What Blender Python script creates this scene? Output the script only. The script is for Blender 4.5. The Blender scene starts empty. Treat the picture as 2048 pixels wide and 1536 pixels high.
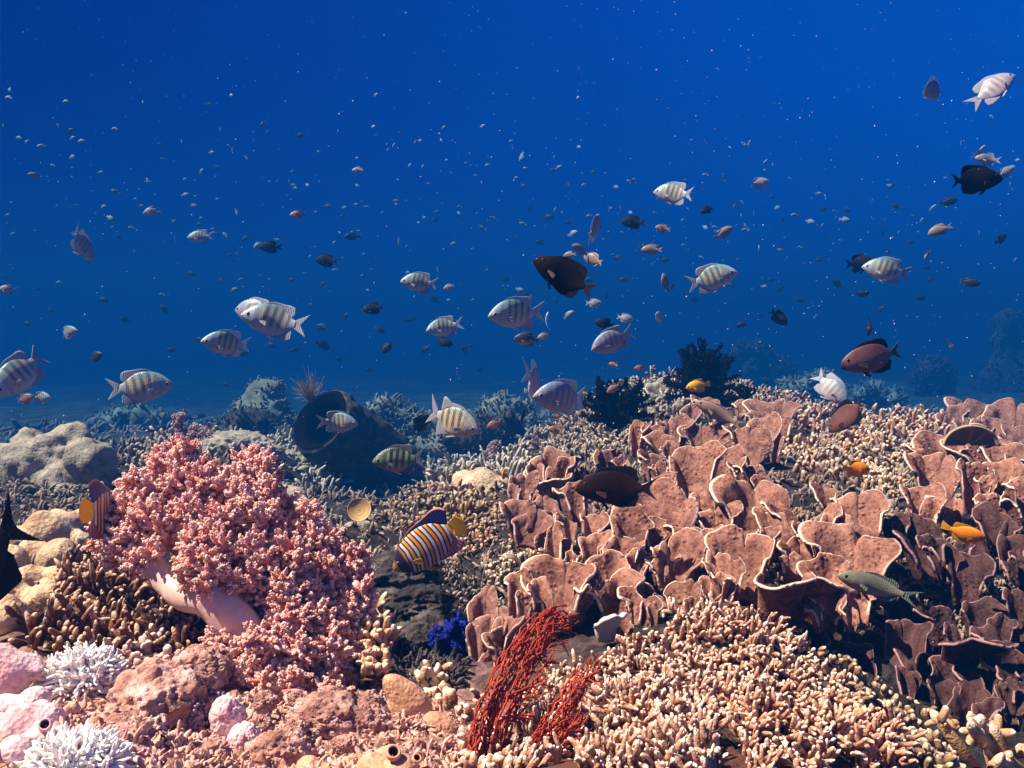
import bpy, math, random
import numpy as np
from mathutils import Vector, Matrix
random.seed(11)
RNG = np.random.default_rng(11)
S = bpy.context.scene
COL = S.collection
R_ = math.radians

# ------------------------------------------------------------------ camera
FPX = 1774.0                                  # focal length in pixels of the 2048 wide photograph
PITCH = R_(4.0)
CAM = np.array([0.0, 0.0, 1.0])
cd = bpy.data.cameras.new("camera")
cd.sensor_width = 36.0
cd.lens = 36.0 * FPX / 2048.0
cd.clip_start = 0.02
cd.clip_end = 300.0
cam = bpy.data.objects.new("camera", cd)
COL.objects.link(cam)
cam.location = CAM
cam.rotation_euler = (R_(90) - PITCH, 0, 0)
S.camera = cam

def at(px, py, d):
    """photograph pixel + distance along the view axis -> world point"""
    x = (np.asarray(px, float) - 1024.0) / FPX * d
    u = -(np.asarray(py, float) - 768.0) / FPX * d
    d = np.asarray(d, float) + 0 * x
    c, s = math.cos(PITCH), math.sin(PITCH)
    return np.stack([x + CAM[0], d * c + u * s + CAM[1], -d * s + u * c + CAM[2]], -1)

def W(d):
    """distances read off the photograph: the near bank as it is, the slope behind it further off"""
    d = np.asarray(d, float)
    return np.where(d < 1.25, d, 1.25 + (d - 1.25) * 2.8)
def Wr(dw):
    """how much larger a thing at that far distance is than its nearer guess"""
    dw = np.asarray(dw, float)
    return np.where(dw < 1.25, 1.0, dw / (1.25 + (dw - 1.25) / 2.8))

# ------------------------------------------------------------------ light
SUN_EL, SUN_AZ = R_(56), R_(-98)              # azimuth measured from +Y (view direction) towards +X
sd = np.array([math.sin(SUN_AZ) * math.cos(SUN_EL), math.cos(SUN_AZ) * math.cos(SUN_EL), math.sin(SUN_EL)])
sl = bpy.data.lights.new("sun", 'SUN')
sl.energy = 5.0
sl.angle = R_(0.6)
sl.color = (1.0, 0.73, 0.52)
so = bpy.data.objects.new("sun", sl)
so.rotation_euler = Vector(-sd).to_track_quat('-Z', 'Y').to_euler()
COL.objects.link(so)

def build_world():
    w = bpy.data.worlds.new("World")
    S.world = w
    w.use_nodes = True
    nt = w.node_tree
    nt.nodes.clear()
    N = nt.nodes.new
    L = nt.links.new
    out = N('ShaderNodeOutputWorld')
    bg = N('ShaderNodeBackground')
    sky = N('ShaderNodeTexSky')
    sky.sky_type = 'NISHITA'
    sky.sun_disc = False
    sky.sun_elevation = SUN_EL
    sky.sun_rotation = SUN_AZ
    geo = N('ShaderNodeTexCoord')
    sep = N('ShaderNodeSeparateXYZ')
    L(geo.outputs['Generated'], sep.inputs[0])
    # open water by compass direction and height
    mx = N('ShaderNodeMapRange'); mx.inputs[1].default_value = -0.55; mx.inputs[2].default_value = 0.6
    L(sep.outputs[0], mx.inputs[0])
    rx = N('ShaderNodeValToRGB')
    e = rx.color_ramp.elements
    e[0].position = 0.0; e[0].color = (0.0, 0.02, 1.15, 1)
    e[1].position = 1.0; e[1].color = (0.0, 0.52, 3.0, 1)
    L(mx.outputs[0], rx.inputs[0])
    # the surface overhead lets daylight in
    mz = N('ShaderNodeMapRange'); mz.interpolation_type = 'SMOOTHSTEP'
    mz.inputs[1].default_value = 0.5; mz.inputs[2].default_value = 0.95
    L(sep.outputs[2], mz.inputs[0])
    # and the deep below gives almost none back
    mb = N('ShaderNodeMapRange'); mb.interpolation_type = 'SMOOTHSTEP'
    mb.inputs[1].default_value = -0.45; mb.inputs[2].default_value = -0.05; mb.inputs[3].default_value = 0.12
    L(sep.outputs[2], mb.inputs[0])
    dk = N('ShaderNodeMix'); dk.data_type = 'RGBA'; dk.blend_type = 'MULTIPLY'; dk.inputs[0].default_value = 1
    L(rx.outputs[0], dk.inputs[6]); L(mb.outputs[0], dk.inputs[7])
    mix = N('ShaderNodeMix'); mix.data_type = 'RGBA'
    L(mz.outputs[0], mix.inputs[0]); L(dk.outputs[2], mix.inputs[6])
    tint = N('ShaderNodeMix'); tint.data_type = 'RGBA'; tint.blend_type = 'MULTIPLY'; tint.inputs[0].default_value = 1
    L(sky.outputs[0], tint.inputs[6]); tint.inputs[7].default_value = (0.42, 0.24, 0.16, 1)
    L(tint.outputs[2], mix.inputs[7])
    L(mix.outputs[2], bg.inputs[0])
    bg.inputs[1].default_value = 0.062
    L(bg.outputs[0], out.inputs[0])
build_world()
S.view_settings.view_transform = 'Standard'
S.view_settings.look = 'None'
S.view_settings.gamma = 1.0
S.view_settings.exposure = 1.8
S.cycles.max_bounces = 5
S.cycles.diffuse_bounces = 2
S.cycles.glossy_bounces = 2
S.cycles.transparent_max_bounces = 8
S.cycles.volume_bounces = 0
S.cycles.use_denoising = True

# ------------------------------------------------------------------ numpy helpers
def _hash(ix, iy, iz, seed):
    n = (ix * 374761393 + iy * 668265263 + iz * 2147483647 + seed * 1274126177).astype(np.int64) & 0xffffffff
    n = ((n ^ (n >> 13)) * 1274126177) & 0xffffffff
    n = n ^ (n >> 16)
    return (n & 0xffff) / 32767.5 - 1.0

def vnoise(P, f, seed=0):
    Q = np.asarray(P, float) * f + 137.31
    I = np.floor(Q).astype(np.int64)
    T = Q - I
    T = T * T * (3 - 2 * T)
    o = 0
    for a in (0, 1):
        wa = T[..., 0] if a else 1 - T[..., 0]
        for b in (0, 1):
            wb = T[..., 1] if b else 1 - T[..., 1]
            for c in (0, 1):
                wc = T[..., 2] if c else 1 - T[..., 2]
                o = o + wa * wb * wc * _hash(I[..., 0] + a, I[..., 1] + b, I[..., 2] + c, seed)
    return o

def fbm(P, f, octv=4, seed=0, gain=0.5):
    o, a = 0, 1.0
    for k in range(octv):
        o = o + a * vnoise(P, f, seed + k * 17)
        f *= 2.03
        a *= gain
    return o

def nrm(v):
    return v / np.maximum(np.linalg.norm(v, axis=-1, keepdims=True), 1e-9)

class Geo:
    """vertices + faces + one float attribute, gathered and linked as ONE mesh object"""
    def __init__(self):
        self.v, self.f, self.a, self.n = [], [], [], 0
    def add(self, V, F, A=None):
        V = np.asarray(V, float).reshape(-1, 3)
        for Fi in (F if isinstance(F, list) else [F]):
            self.f.append(np.asarray(Fi, np.int64) + self.n)
        self.v.append(V)
        self.a.append(np.zeros(len(V)) if A is None else np.asarray(A, float).reshape(-1))
        self.n += len(V)
        return self
    def mesh(self, name, origin=(0, 0, 0), smooth=True):
        V = np.concatenate(self.v) - np.asarray(origin, float)
        A = np.concatenate(self.a)
        me = bpy.data.meshes.new(name)
        me.vertices.add(len(V))
        me.vertices.foreach_set("co", V.astype(np.float32).ravel())
        loops = np.concatenate([f.ravel() for f in self.f])
        tot = np.concatenate([np.full(len(f), f.shape[1]) for f in self.f])
        me.loops.add(len(loops))
        me.loops.foreach_set("vertex_index", loops.astype(np.int32))
        me.polygons.add(len(tot))
        st = np.concatenate([[0], np.cumsum(tot)[:-1]])
        me.polygons.foreach_set("loop_start", st.astype(np.int32))
        me.polygons.foreach_set("loop_total", tot.astype(np.int32))
        me.polygons.foreach_set("use_smooth", np.full(len(tot), smooth))
        at_ = me.attributes.new("tone", 'FLOAT', 'POINT')
        at_.data.foreach_set("value", A.astype(np.float32))
        me.update(calc_edges=True)
        return me

def link(name, me, mat=None, parent=None, loc=None):
    o = bpy.data.objects.new(name, me)
    COL.objects.link(o)
    if mat is not None and me is not None and len(me.materials) == 0:
        me.materials.append(mat)
    if parent is not None:
        o.parent = parent
    if loc is not None:
        o.location = loc
    return o

def tag(o, label=None, cat=None, group=None, kind=None):
    if label: o["label"] = label
    if cat: o["category"] = cat
    if group: o["group"] = group
    if kind: o["kind"] = kind
    return o

def thing(name, label, cat, loc, group=None):
    o = bpy.data.objects.new(name, None)
    o.empty_display_size = 0.02
    COL.objects.link(o)
    o.location = loc
    return tag(o, label, cat, group)

def grid_faces(n, m, wrap=False):
    i = np.arange(n - 1)[:, None]
    j = np.arange(m if wrap else m - 1)[None, :]
    j2 = (j + 1) % m
    return np.stack([i * m + j, i * m + j2, (i + 1) * m + j2, (i + 1) * m + j], -1).reshape(-1, 4)

def slab(G, th, A=None):
    """a closed sheet of real thickness from an n x m grid of points"""
    n, m, _ = G.shape
    du = np.gradient(G, axis=0); dv = np.gradient(G, axis=1)
    nn = nrm(np.cross(du, dv))
    th = np.broadcast_to(th, (n, m))[..., None] * 0.5
    V = np.concatenate([(G + nn * th).reshape(-1, 3), (G - nn * th).reshape(-1, 3)])
    f = grid_faces(n, m)
    k = n * m
    b = np.concatenate([np.arange(m), np.arange(1, n) * m + m - 1, (n - 1) * m + np.arange(m - 2, -1, -1), np.arange(n - 2, 0, -1) * m])
    b2 = np.roll(b, -1)
    side = np.stack([b, b2, b2 + k, b + k], -1)
    A2 = None if A is None else np.concatenate([A.ravel(), A.ravel()])
    return V, [f[:, ::-1], f + k, side], A2

def frames(D):
    ref = np.where(np.abs(D[..., 2:3]) > 0.9, np.array([1.0, 0, 0]), np.array([0, 0, 1.0]))
    a = nrm(np.cross(ref, D))
    return a, np.cross(D, a)

def fingers(B, D, Ln, Rd, sides=7, bend=0.25, prof=None, lump=0.12):
    """N rounded fingers at once; tone 0 at the root, 1 at the tip"""
    N = len(B)
    t = np.array([0, .3, .55, .76, .9, .975, 1.0])
    r = np.array([1.05, .98, .98, .95, .74, .40, .06]) if prof is None else np.asarray(prof)
    a, b = frames(D)
    ph = RNG.uniform(0, 6.28, N)
    bd = (a * np.cos(ph)[:, None] + b * np.sin(ph)[:, None]) * bend
    K = len(t)
    C = B[:, None, :] + (D[:, None, :] * t[None, :, None] + bd[:, None, :] * (t ** 2)[None, :, None]) * Ln[:, None, None]
    an = np.arange(sides) / sides * 2 * math.pi
    ring = a[:, None, None, :] * np.cos(an)[None, None, :, None] + b[:, None, None, :] * np.sin(an)[None, None, :, None]
    rr = Rd[:, None, None] * r[None, :, None] * (1 + RNG.uniform(-lump, lump, (N, K, sides)))
    V = C[:, :, None, :] + ring * rr[..., None]
    f = grid_faces(K, sides, True)
    F = (f[None] + (np.arange(N) * K * sides)[:, None, None]).reshape(-1, 4)
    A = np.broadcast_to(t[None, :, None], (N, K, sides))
    return V.reshape(-1, 3), F, A.reshape(-1)

def tubes(P, Rd, sides=5):
    """N polylines of K points (N,K,3) with radii (N,K)"""
    N, K, _ = P.shape
    D = nrm(np.gradient(P, axis=1))
    a, b = frames(D)
    an = np.arange(sides) / sides * 2 * math.pi
    V = P[:, :, None, :] + (a[:, :, None, :] * np.cos(an)[None, None, :, None] + b[:, :, None, :] * np.sin(an)[None, None, :, None]) * Rd[:, :, None, None]
    f = grid_faces(K, sides, True)
    F = (f[None] + (np.arange(N) * K * sides)[:, None, None]).reshape(-1, 4)
    A = np.broadcast_to(np.linspace(0, 1, K)[None, :, None], (N, K, sides))
    return V.reshape(-1, 3), F, A.reshape(-1)

import bmesh
def ico(sub):
    bm = bmesh.new()
    bmesh.ops.create_icosphere(bm, subdivisions=sub, radius=1.0)
    bm.verts.index_update()
    V = np.array([v.co[:] for v in bm.verts]); F = np.array([[v.index for v in f.verts] for f in bm.faces])
    bm.free()
    return V, F
ICO = {k: ico(k) for k in (1, 2, 3, 4, 5, 6)}

def balls(C, Rd, sub=2, tone=None, squash=None):
    V0, F0 = ICO[sub]
    N = len(C)
    V = C[:, None, :] + V0[None] * np.asarray(Rd).reshape(N, -1)[:, None, :]
    F = (F0[None] + (np.arange(N) * len(V0))[:, None, None]).reshape(-1, 3)
    A = np.repeat(np.zeros(N) if tone is None else tone, len(V0))
    return V.reshape(-1, 3), F, A

def blob(spheres, voxel, amp=0.0, freq=30, seed=0, octv=4):
    """one continuous skin round overlapping ellipsoids (voxel skin, smoothed, roughened); returns vertices, faces"""
    g = Geo()
    for c, r in spheres:
        V, F = ICO[3]
        g.add(np.asarray(c) + V * np.asarray(r), F)
    me = g.mesh("tmp")
    o = bpy.data.objects.new("tmp", me)
    COL.objects.link(o)
    md = o.modifiers.new("r", 'REMESH'); md.mode = 'VOXEL'; md.voxel_size = voxel
    sm = o.modifiers.new("s", 'SMOOTH'); sm.iterations = 6; sm.factor = 0.5
    dg = bpy.context.evaluated_depsgraph_get()
    dg.update()
    ev = o.evaluated_get(dg)
    m2 = ev.to_mesh()
    n = len(m2.vertices)
    V = np.empty(n * 3, np.float32); m2.vertices.foreach_get("co", V); V = V.reshape(-1, 3).astype(float)
    NN = np.empty(n * 3, np.float32); m2.vertices.foreach_get("normal", NN); NN = NN.reshape(-1, 3)
    q = [list(p.vertices) for p in m2.polygons]
    ev.to_mesh_clear()
    bpy.data.objects.remove(o); bpy.data.meshes.remove(me)
    d = fbm(V, freq, octv, seed) if amp else np.zeros(n)
    V = V + NN * (d * amp)[:, None]
    F = []
    F4 = [f for f in q if len(f) == 4]; F3 = [f for f in q if len(f) == 3]
    if F4: F.append(np.array(F4))
    if F3: F.append(np.array(F3))
    return V, F, np.clip(d * 0.5 + 0.5, 0, 1)

# ------------------------------------------------------------------ materials
def srgb(r, g, b):
    f = lambda c: (c / 255 / 12.92) if c / 255 <= 0.04045 else ((c / 255 + 0.055) / 1.055) ** 2.4
    return (f(r), f(g), f(b), 1)

class NT:
    def __init__(self, name):
        self.m = bpy.data.materials.new(name)
        self.m.use_nodes = True
        self.t = self.m.node_tree
        self.t.nodes.clear()
        self.out = self.t.nodes.new('ShaderNodeOutputMaterial')
        self.b = self.t.nodes.new('ShaderNodeBsdfPrincipled')
        self.t.links.new(self.b.outputs[0], self.out.inputs[0])
        self.co = self.t.nodes.new('ShaderNodeTexCoord').outputs['Object']
    def n(self, ty, **kw):
        nd = self.t.nodes.new('ShaderNode' + ty)
        for k, v in kw.items():
            setattr(nd, k, v)
        return nd
    def l(self, a, b):
        self.t.links.new(a, b)
    def val(self, sock, v):
        if hasattr(v, 'is_output'): self.l(v, sock)
        else: sock.default_value = v
    def math(self, op, a, b=0.0, c=None):
        nd = self.n('Math', operation=op)
        self.val(nd.inputs[0], a); self.val(nd.inputs[1], b)
        if c is not None: self.val(nd.inputs[2], c)
        return nd.outputs[0]
    def noise(self, scale, detail=4, rough=0.55, co=None):
        nd = self.n('TexNoise'); nd.inputs['Scale'].default_value = scale; nd.inputs['Detail'].default_value = detail
        nd.inputs['Roughness'].default_value = rough
        self.l(co or self.co, nd.inputs['Vector'])
        return nd.outputs[0]
    def voro(self, scale, feature='F1', co=None, rnd=1.0):
        nd = self.n('TexVoronoi', feature=feature); nd.inputs['Scale'].default_value = scale
        nd.inputs['Randomness'].default_value = rnd
        self.l(co or self.co, nd.inputs['Vector'])
        return nd.outputs[0]
    def ramp(self, fac, stops, interp='LINEAR'):
        nd = self.n('ValToRGB')
        cr = nd.color_ramp
        cr.interpolation = interp
        while len(cr.elements) > 1: cr.elements.remove(cr.elements[-1])
        cr.elements[0].position = stops[0][0]; cr.elements[0].color = stops[0][1]
        for p, c in stops[1:]:
            e = cr.elements.new(p); e.color = c
        self.val(nd.inputs[0], fac)
        return nd.outputs[0]
    def mix(self, fac, a, b, mode='MIX'):
        nd = self.n('Mix', data_type='RGBA', blend_type=mode)
        self.val(nd.inputs[0], fac); self.val(nd.inputs[6], a); self.val(nd.inputs[7], b)
        return nd.outputs[2]
    def smooth(self, v, lo, hi):
        nd = self.n('MapRange', interpolation_type='SMOOTHSTEP')
        self.val(nd.inputs[0], v); nd.inputs[1].default_value = lo; nd.inputs[2].default_value = hi
        return nd.outputs[0]
    def attr(self, name='tone'):
        nd = self.n('Attribute', attribute_name=name)
        return nd.outputs['Fac']
    def sep(self, co=None):
        nd = self.n('SeparateXYZ'); self.l(co or self.co, nd.inputs[0]); return nd.outputs
    def bump(self, h, strength=0.5, dist=0.002, prev=None):
        nd = self.n('Bump'); nd.inputs['Strength'].default_value = strength; nd.inputs['Distance'].default_value = dist
        self.l(h, nd.inputs['Height'])
        if prev is not None: self.l(prev, nd.inputs['Normal'])
        return nd.outputs[0]
    def done(self, col, rough=0.7, normal=None, spec=0.3, sss=0.0, sheen=0.0):
        self.val(self.b.inputs['Base Color'], col)
        self.val(self.b.inputs['Roughness'], rough)
        self.b.inputs['Specular IOR Level'].default_value = spec
        if normal is not None: self.l(normal, self.b.inputs['Normal'])
        return self.m

# ------------------------------------------------------------------ the sea bed
GP = np.array([
 (-300,1536,.5),(0,1536,.52),(250,1536,.53),(500,1536,.54),(750,1536,.55),(950,1536,.60),(1150,1536,.55),(1400,1536,.53),(1650,1536,.60),(1800,1536,.74),(2048,1536,.76),(2350,1536,.78),
 (-200,1750,.42),(500,1750,.43),(1100,1750,.45),(1500,1750,.45),(2048,1750,.58),
 (-300,1440,.58),(60,1440,.60),(250,1400,.64),(450,1420,.66),(650,1430,.68),(850,1440,.69),(940,1400,.80),(1100,1430,.66),(1300,1390,.62),(1500,1370,.66),(1700,1440,.70),(1810,1430,.86),(1950,1430,.92),(2300,1430,.92),
 (-300,1310,.72),(60,1310,.72),(200,1300,.78),(400,1300,.86),(600,1330,.84),(760,1300,.87),(880,1330,1.02),(1000,1340,.98),(1150,1330,.86),(1300,1280,.80),(1450,1218,.84),(1600,1290,.80),(1720,1340,.94),(1850,1340,1.02),(2000,1340,1.04),(2300,1340,1.04),
 (-300,1210,.95),(60,1210,.95),(250,1180,.98),(450,1200,1.02),(700,1210,1.07),(850,1240,1.17),(950,1260,1.10),(1100,1240,1.04),(1250,1225,1.0),(1400,1195,1.02),(1550,1235,1.0),(1700,1230,1.05),(1900,1230,1.10),(2100,1230,1.12),
 (-300,1100,1.2),(50,1100,1.2),(200,1090,1.15),(500,1080,1.22),(700,1090,1.28),(850,1140,1.28),(1000,1110,1.26),(1150,1130,1.14),(1300,1110,1.14),(1450,1120,1.12),(1650,1130,1.14),(1850,1120,1.18),(2100,1100,1.24),
 (50,1010,1.55),(200,1000,1.6),(450,1000,1.58),(650,1030,1.62),(760,1070,1.5),(880,1030,1.42),(1000,1010,1.46),(1150,1030,1.33),(1350,1020,1.28),(1500,1020,1.28),(1650,1020,1.3),(1850,1010,1.33),(2100,1000,1.4),
 (-200,960,1.8),(100,960,1.82),(300,930,1.92),(500,920,1.95),(640,980,2.1),(800,1020,2.0),(900,965,1.62),(1000,960,1.7),(1130,945,1.62),(1300,930,1.47),(1500,940,1.44),(1700,930,1.5),(1900,930,1.52),(2200,920,1.6),
 (150,905,2.2),(350,885,2.1),(500,885,2.3),(700,935,2.6),(850,935,2.6),(1000,930,2.4),(1120,875,1.9),(1300,860,1.7),(1450,850,1.66),(1600,850,1.75),(1800,860,1.75),(2000,850,1.85),(2300,850,1.9),
 (1180,800,2.1),(1300,757,2.2),(1450,762,2.15),(1550,810,2.1),(1700,830,2.1),(1900,845,2.1),(2150,840,2.2),
 (1200,830,2.7),(1350,800,2.8),(1500,830,2.8),(1700,850,2.8),(2000,860,2.8),
 (-400,905,2.9),(0,905,2.8),(200,890,3.0),(500,860,3.2),(700,868,3.2),(900,878,3.3),(1050,868,3.3),(1200,850,3.8),(1700,840,4),(2050,840,4),(2500,850,4),
 (-800,838,5),(0,838,5),(500,826,5),(1000,822,5),(1500,800,5.5),(2000,790,5.5),(3000,790,5.5),
 (-1000,780,9),(0,780,9),(1000,770,9),(2000,745,9),(3200,750,9),(-1500,715,22),(1000,705,22),(3500,695,22)], float)
GW = at(GP[:, 0], GP[:, 1], W(GP[:, 2]))
_q = np.stack([GW[:, 0], np.log(GW[:, 1] + .15) * 1.6], -1)
def _phi(A, B):
    return np.linalg.norm(A[:, None, :] - B[None, :, :], axis=-1)
_K = _phi(_q, _q) - np.eye(len(_q)) * 0.012
_n = len(_q)
_M = np.zeros((_n + 3, _n + 3)); _M[:_n, :_n] = _K
_T = np.concatenate([np.ones((_n, 1)), _q], 1); _M[:_n, _n:] = _T; _M[_n:, :_n] = _T.T
_w = np.linalg.solve(_M, np.concatenate([GW[:, 2], np.zeros(3)]))
def ground0(x, y):
    x = np.asarray(x, float); sh = x.shape
    q = np.stack([x.ravel(), np.log(np.maximum(np.asarray(y, float).ravel(), .44) + .15) * 1.6], -1)
    o = np.empty(len(q))
    for i in range(0, len(q), 20000):
        o[i:i + 20000] = _phi(q[i:i + 20000], _q) @ _w[:_n] + _w[_n] + q[i:i + 20000] @ _w[_n + 1:]
    return o.reshape(sh)

# fine lookup for the part of the bed the corals stand on
GX = np.linspace(-6.4, 6.4, 900); GY = np.linspace(0.2, 11.0, 760)
_gx, _gy = np.meshgrid(GX, GY, indexing='ij')
GZ = ground0(_gx, _gy)
_P3 = np.stack([_gx, _gy, GZ * 0], -1)
def rough(P):
    return 0.014 * fbm(P, 9, 3, 3) + 0.011 * np.abs(fbm(P, 28, 3, 5)) + 0.004 * fbm(P, 95, 2, 9)
GZ = GZ + rough(_P3)
def ground(x, y):
    fx = np.clip((np.asarray(x) - GX[0]) / (GX[1] - GX[0]), 0, len(GX) - 1.001)
    fy = np.clip((np.asarray(y) - GY[0]) / (GY[1] - GY[0]), 0, len(GY) - 1.001)
    i = fx.astype(int); j = fy.astype(int); u = fx - i; v = fy - j
    return (GZ[i, j] * (1 - u) * (1 - v) + GZ[i + 1, j] * u * (1 - v) + GZ[i, j + 1] * (1 - u) * v + GZ[i + 1, j + 1] * u * v)
def gnormal(x, y, h=0.02):
    dx = (ground(x + h, y) - ground(x - h, y)) / (2 * h); dy = (ground(x, y + h) - ground(x, y - h)) / (2 * h)
    return nrm(np.stack([-dx, -dy, np.ones_like(dx)], -1))
def hit(px, py, dmin=0.35, dmax=10.6, step=0.012):
    """where the line of sight through a photograph pixel meets the bed"""
    px = np.atleast_1d(np.asarray(px, float)); py = np.atleast_1d(np.asarray(py, float))
    res = np.full(len(px), dmax); open_ = np.ones(len(px), bool)
    for d in dmin * 1.012 ** np.arange(int(math.log(dmax / dmin) / math.log(1.012))):
        P = at(px[open_], py[open_], d)
        h = P[:, 2] < ground(P[:, 0], P[:, 1])
        idx = np.where(open_)[0][h]
        res[idx] = d
        open_[idx] = False
        if not open_.any(): break
    return at(px, py, res), res

def mat_bed():
    k = NT("reef_rock")
    big = k.noise(5, 5)
    mid = k.noise(38, 6, .65)
    fine = k.noise(170, 4, .7)
    cell = k.voro(75)
    xyz = k.sep()
    c = k.ramp(mid, [(.28, (.055, .03, .03, 1)), (.42, (.17, .085, .07, 1)), (.52, (.33, .19, .15, 1)), (.62, (.45, .25, .21, 1)), (.75, (.58, .42, .34, 1))])
    pink = k.ramp(fine, [(.3, (.28, .10, .11, 1)), (.5, (.55, .26, .27, 1)), (.7, (.72, .52, .50, 1))])
    c = k.mix(k.smooth(big, .48, .60), c, pink)
    # coralline crust by the camera, brightened for sun; turf rock behind, darkened for shade
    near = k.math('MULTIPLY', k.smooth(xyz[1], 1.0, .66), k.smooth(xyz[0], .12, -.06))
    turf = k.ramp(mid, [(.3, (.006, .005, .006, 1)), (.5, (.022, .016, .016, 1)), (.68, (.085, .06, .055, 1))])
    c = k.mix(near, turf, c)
    sand = k.ramp(big, [(.35, (.015, .025, .025, 1)), (.6, (.06, .075, .07, 1))])
    c = k.mix(k.smooth(xyz[1], 4.4, 8.0), c, sand)
    h = k.math('ADD', k.math('MULTIPLY', mid, 1.3), k.math('ADD', k.math('MULTIPLY', fine, .5), k.math('MULTIPLY', cell, -.8)))
    return k.done(c, .85, k.bump(h, .9, .006), .2)

xs = np.sinh(np.linspace(-1, 1, 561) * 5.8) ; xs = xs / xs[-1] * 42
ys = 0.22 + (np.exp(np.linspace(0, 1, 520) * 5.2) - 1) / (math.exp(5.2) - 1) * 55
X, Y = np.meshgrid(xs, ys, indexing='ij')
Z = ground0(X, Y)
Z += rough(np.stack([X, Y, X * 0], -1)) * np.clip(1.0 - (Y - 5.0) * .25, 0.15, 1)
Z += np.clip((Y - 5) / 4, 0, 1) * (0.18 * fbm(np.stack([X, Y, X * 0], -1), .55, 3, 40))
g = Geo().add(np.stack([X, Y, Z], -1).reshape(-1, 3), grid_faces(*X.shape)[:, ::-1])
me = g.mesh("seabed")
o = link("seabed", me, mat_bed())
tag(o, kind="structure")

# ------------------------------------------------------------------ coral materials
def mat_fingers(name, low, mid_, tip, bump=.5):
    k = NT(name)
    a = k.attr()
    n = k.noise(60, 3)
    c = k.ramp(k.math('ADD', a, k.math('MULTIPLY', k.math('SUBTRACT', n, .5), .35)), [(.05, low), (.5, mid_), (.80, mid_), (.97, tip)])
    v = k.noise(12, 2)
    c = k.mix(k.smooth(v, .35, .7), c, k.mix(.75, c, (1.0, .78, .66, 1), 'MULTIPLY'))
    h = k.math('ADD', k.voro(520), k.math('MULTIPLY', k.noise(240, 3), .8))
    return k.done(c, .75, k.bump(h, bump, .0012), .25)

def mat_plate(name, base, dark, rim):
    k = NT(name)
    a = k.attr()
    big = k.noise(16, 4); mid_ = k.noise(70, 4, .6)
    sp = k.voro(105)
    c = k.mix(k.smooth(big, .36, .62), base, dark)
    c = k.mix(k.math('MULTIPLY', k.smooth(mid_, .45, .68), .8), c, (base[0] * 1.25, base[1] * 1.3, base[2] * 1.35, 1))
    c = k.mix(.85, c, k.ramp(k.noise(240, 3, .7), [(.30, (.45, .36, .34, 1)), (.5, (.95, .95, .95, 1)), (.68, (1.35, 1.35, 1.3, 1))]), 'MULTIPLY')
    # sunken corallites, darker red brown
    pit = k.math('MULTIPLY', k.smooth(sp, .34, .16), k.smooth(k.noise(20, 2), .36, .52))
    c = k.mix(k.math('MULTIPLY', pit, .75), c, (dark[0] * .42, dark[1] * .25, dark[2] * .25, 1))
    c = k.mix(k.smooth(a, .72, .98), c, rim)
    h = k.math('ADD', k.math('MULTIPLY', k.math('MULTIPLY', k.smooth(k.voro(150), .5, .05), k.smooth(k.noise(22, 2), .42, .60)), 1.6), k.math('ADD', k.math('MULTIPLY', k.noise(300, 3), .9), k.math('MULTIPLY', mid_, .5)))
    return k.done(c, .72, k.bump(h, .8, .0016), .2)

def mat_mass(name, c1, c2, c3, scale=25, cell=260, bump=.5, rough_=.75):
    k = NT(name)
    n = k.noise(scale, 5, .6); m_ = k.noise(scale * 5, 4, .65)
    c = k.ramp(n, [(.32, c1), (.5, c2), (.68, c3)])
    c = k.mix(k.math('MULTIPLY', k.smooth(m_, .52, .68), .6), c, (c1[0] * .5, c1[1] * .45, c1[2] * .45, 1))
    h = k.math('ADD', k.math('MULTIPLY', k.voro(cell), .6), k.math('ADD', m_, k.math('MULTIPLY', k.noise(scale * 14, 2), .4)))
    return k.done(c, rough_, k.bump(h, bump, .003), .3)

M_CREAM = mat_fingers("cream_finger_coral", (.10, .040, .026, 1), (.46, .26, .19, 1), (.86, .70, .60, 1))
M_OLIVE = mat_fingers("olive_finger_coral", (.05, .03, .02, 1), (.24, .15, .085, 1), (.62, .50, .36, 1))
M_GREYF = mat_fingers("grey_finger_coral", (.05, .04, .035, 1), (.30, .22, .17, 1), (.72, .62, .52, 1))
M_BROWN = mat_fingers("brown_branch_coral", (.035, .016, .010, 1), (.17, .075, .04, 1), (.78, .55, .42, 1))
M_TAN = mat_fingers("tan_knob_coral", (.12, .06, .03, 1), (.50, .31, .19, 1), (.86, .72, .58, 1))
M_BLUEF = mat_fingers("pale_thicket_coral", (.10, .08, .07, 1), (.40, .36, .30, 1), (.75, .68, .58, 1))
M_LILAC = mat_fingers("lilac_finger_coral", (.25, .12, .12, 1), (.60, .38, .36, 1), (.88, .75, .74, 1))
M_PLATE = mat_plate("rose_plate_coral", (.315, .142, .105, 1), (.16, .062, .045, 1), (.82, .58, .47, 1))
M_PLATE2 = mat_plate("mauve_plate_coral", (.28, .13, .105, 1), (.15, .062, .052, 1), (.64, .44, .39, 1))
M_PLATE3 = mat_plate("shade_dark_plate_coral", (.075, .030, .028, 1), (.038, .015, .015, 1), (.36, .21, .21, 1))  # plate colour darkened to stand in for shade in the lower right hollow
M_PLATEG = mat_plate("grey_plate_coral", (.34, .27, .22, 1), (.22, .16, .13, 1), (.62, .54, .48, 1))

# ------------------------------------------------------------------ finger corals
def in_poly(px, py, poly):
    x, y = px, py
    ins = np.zeros(len(x), bool)
    n = len(poly)
    for i in range(n):
        x1, y1 = poly[i]; x2, y2 = poly[(i + 1) % n]
        c = ((y1 > y) != (y2 > y)) & (x < (x2 - x1) * (y - y1) / (y2 - y1 + 1e-12) + x1)
        ins ^= c
    return ins

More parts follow.
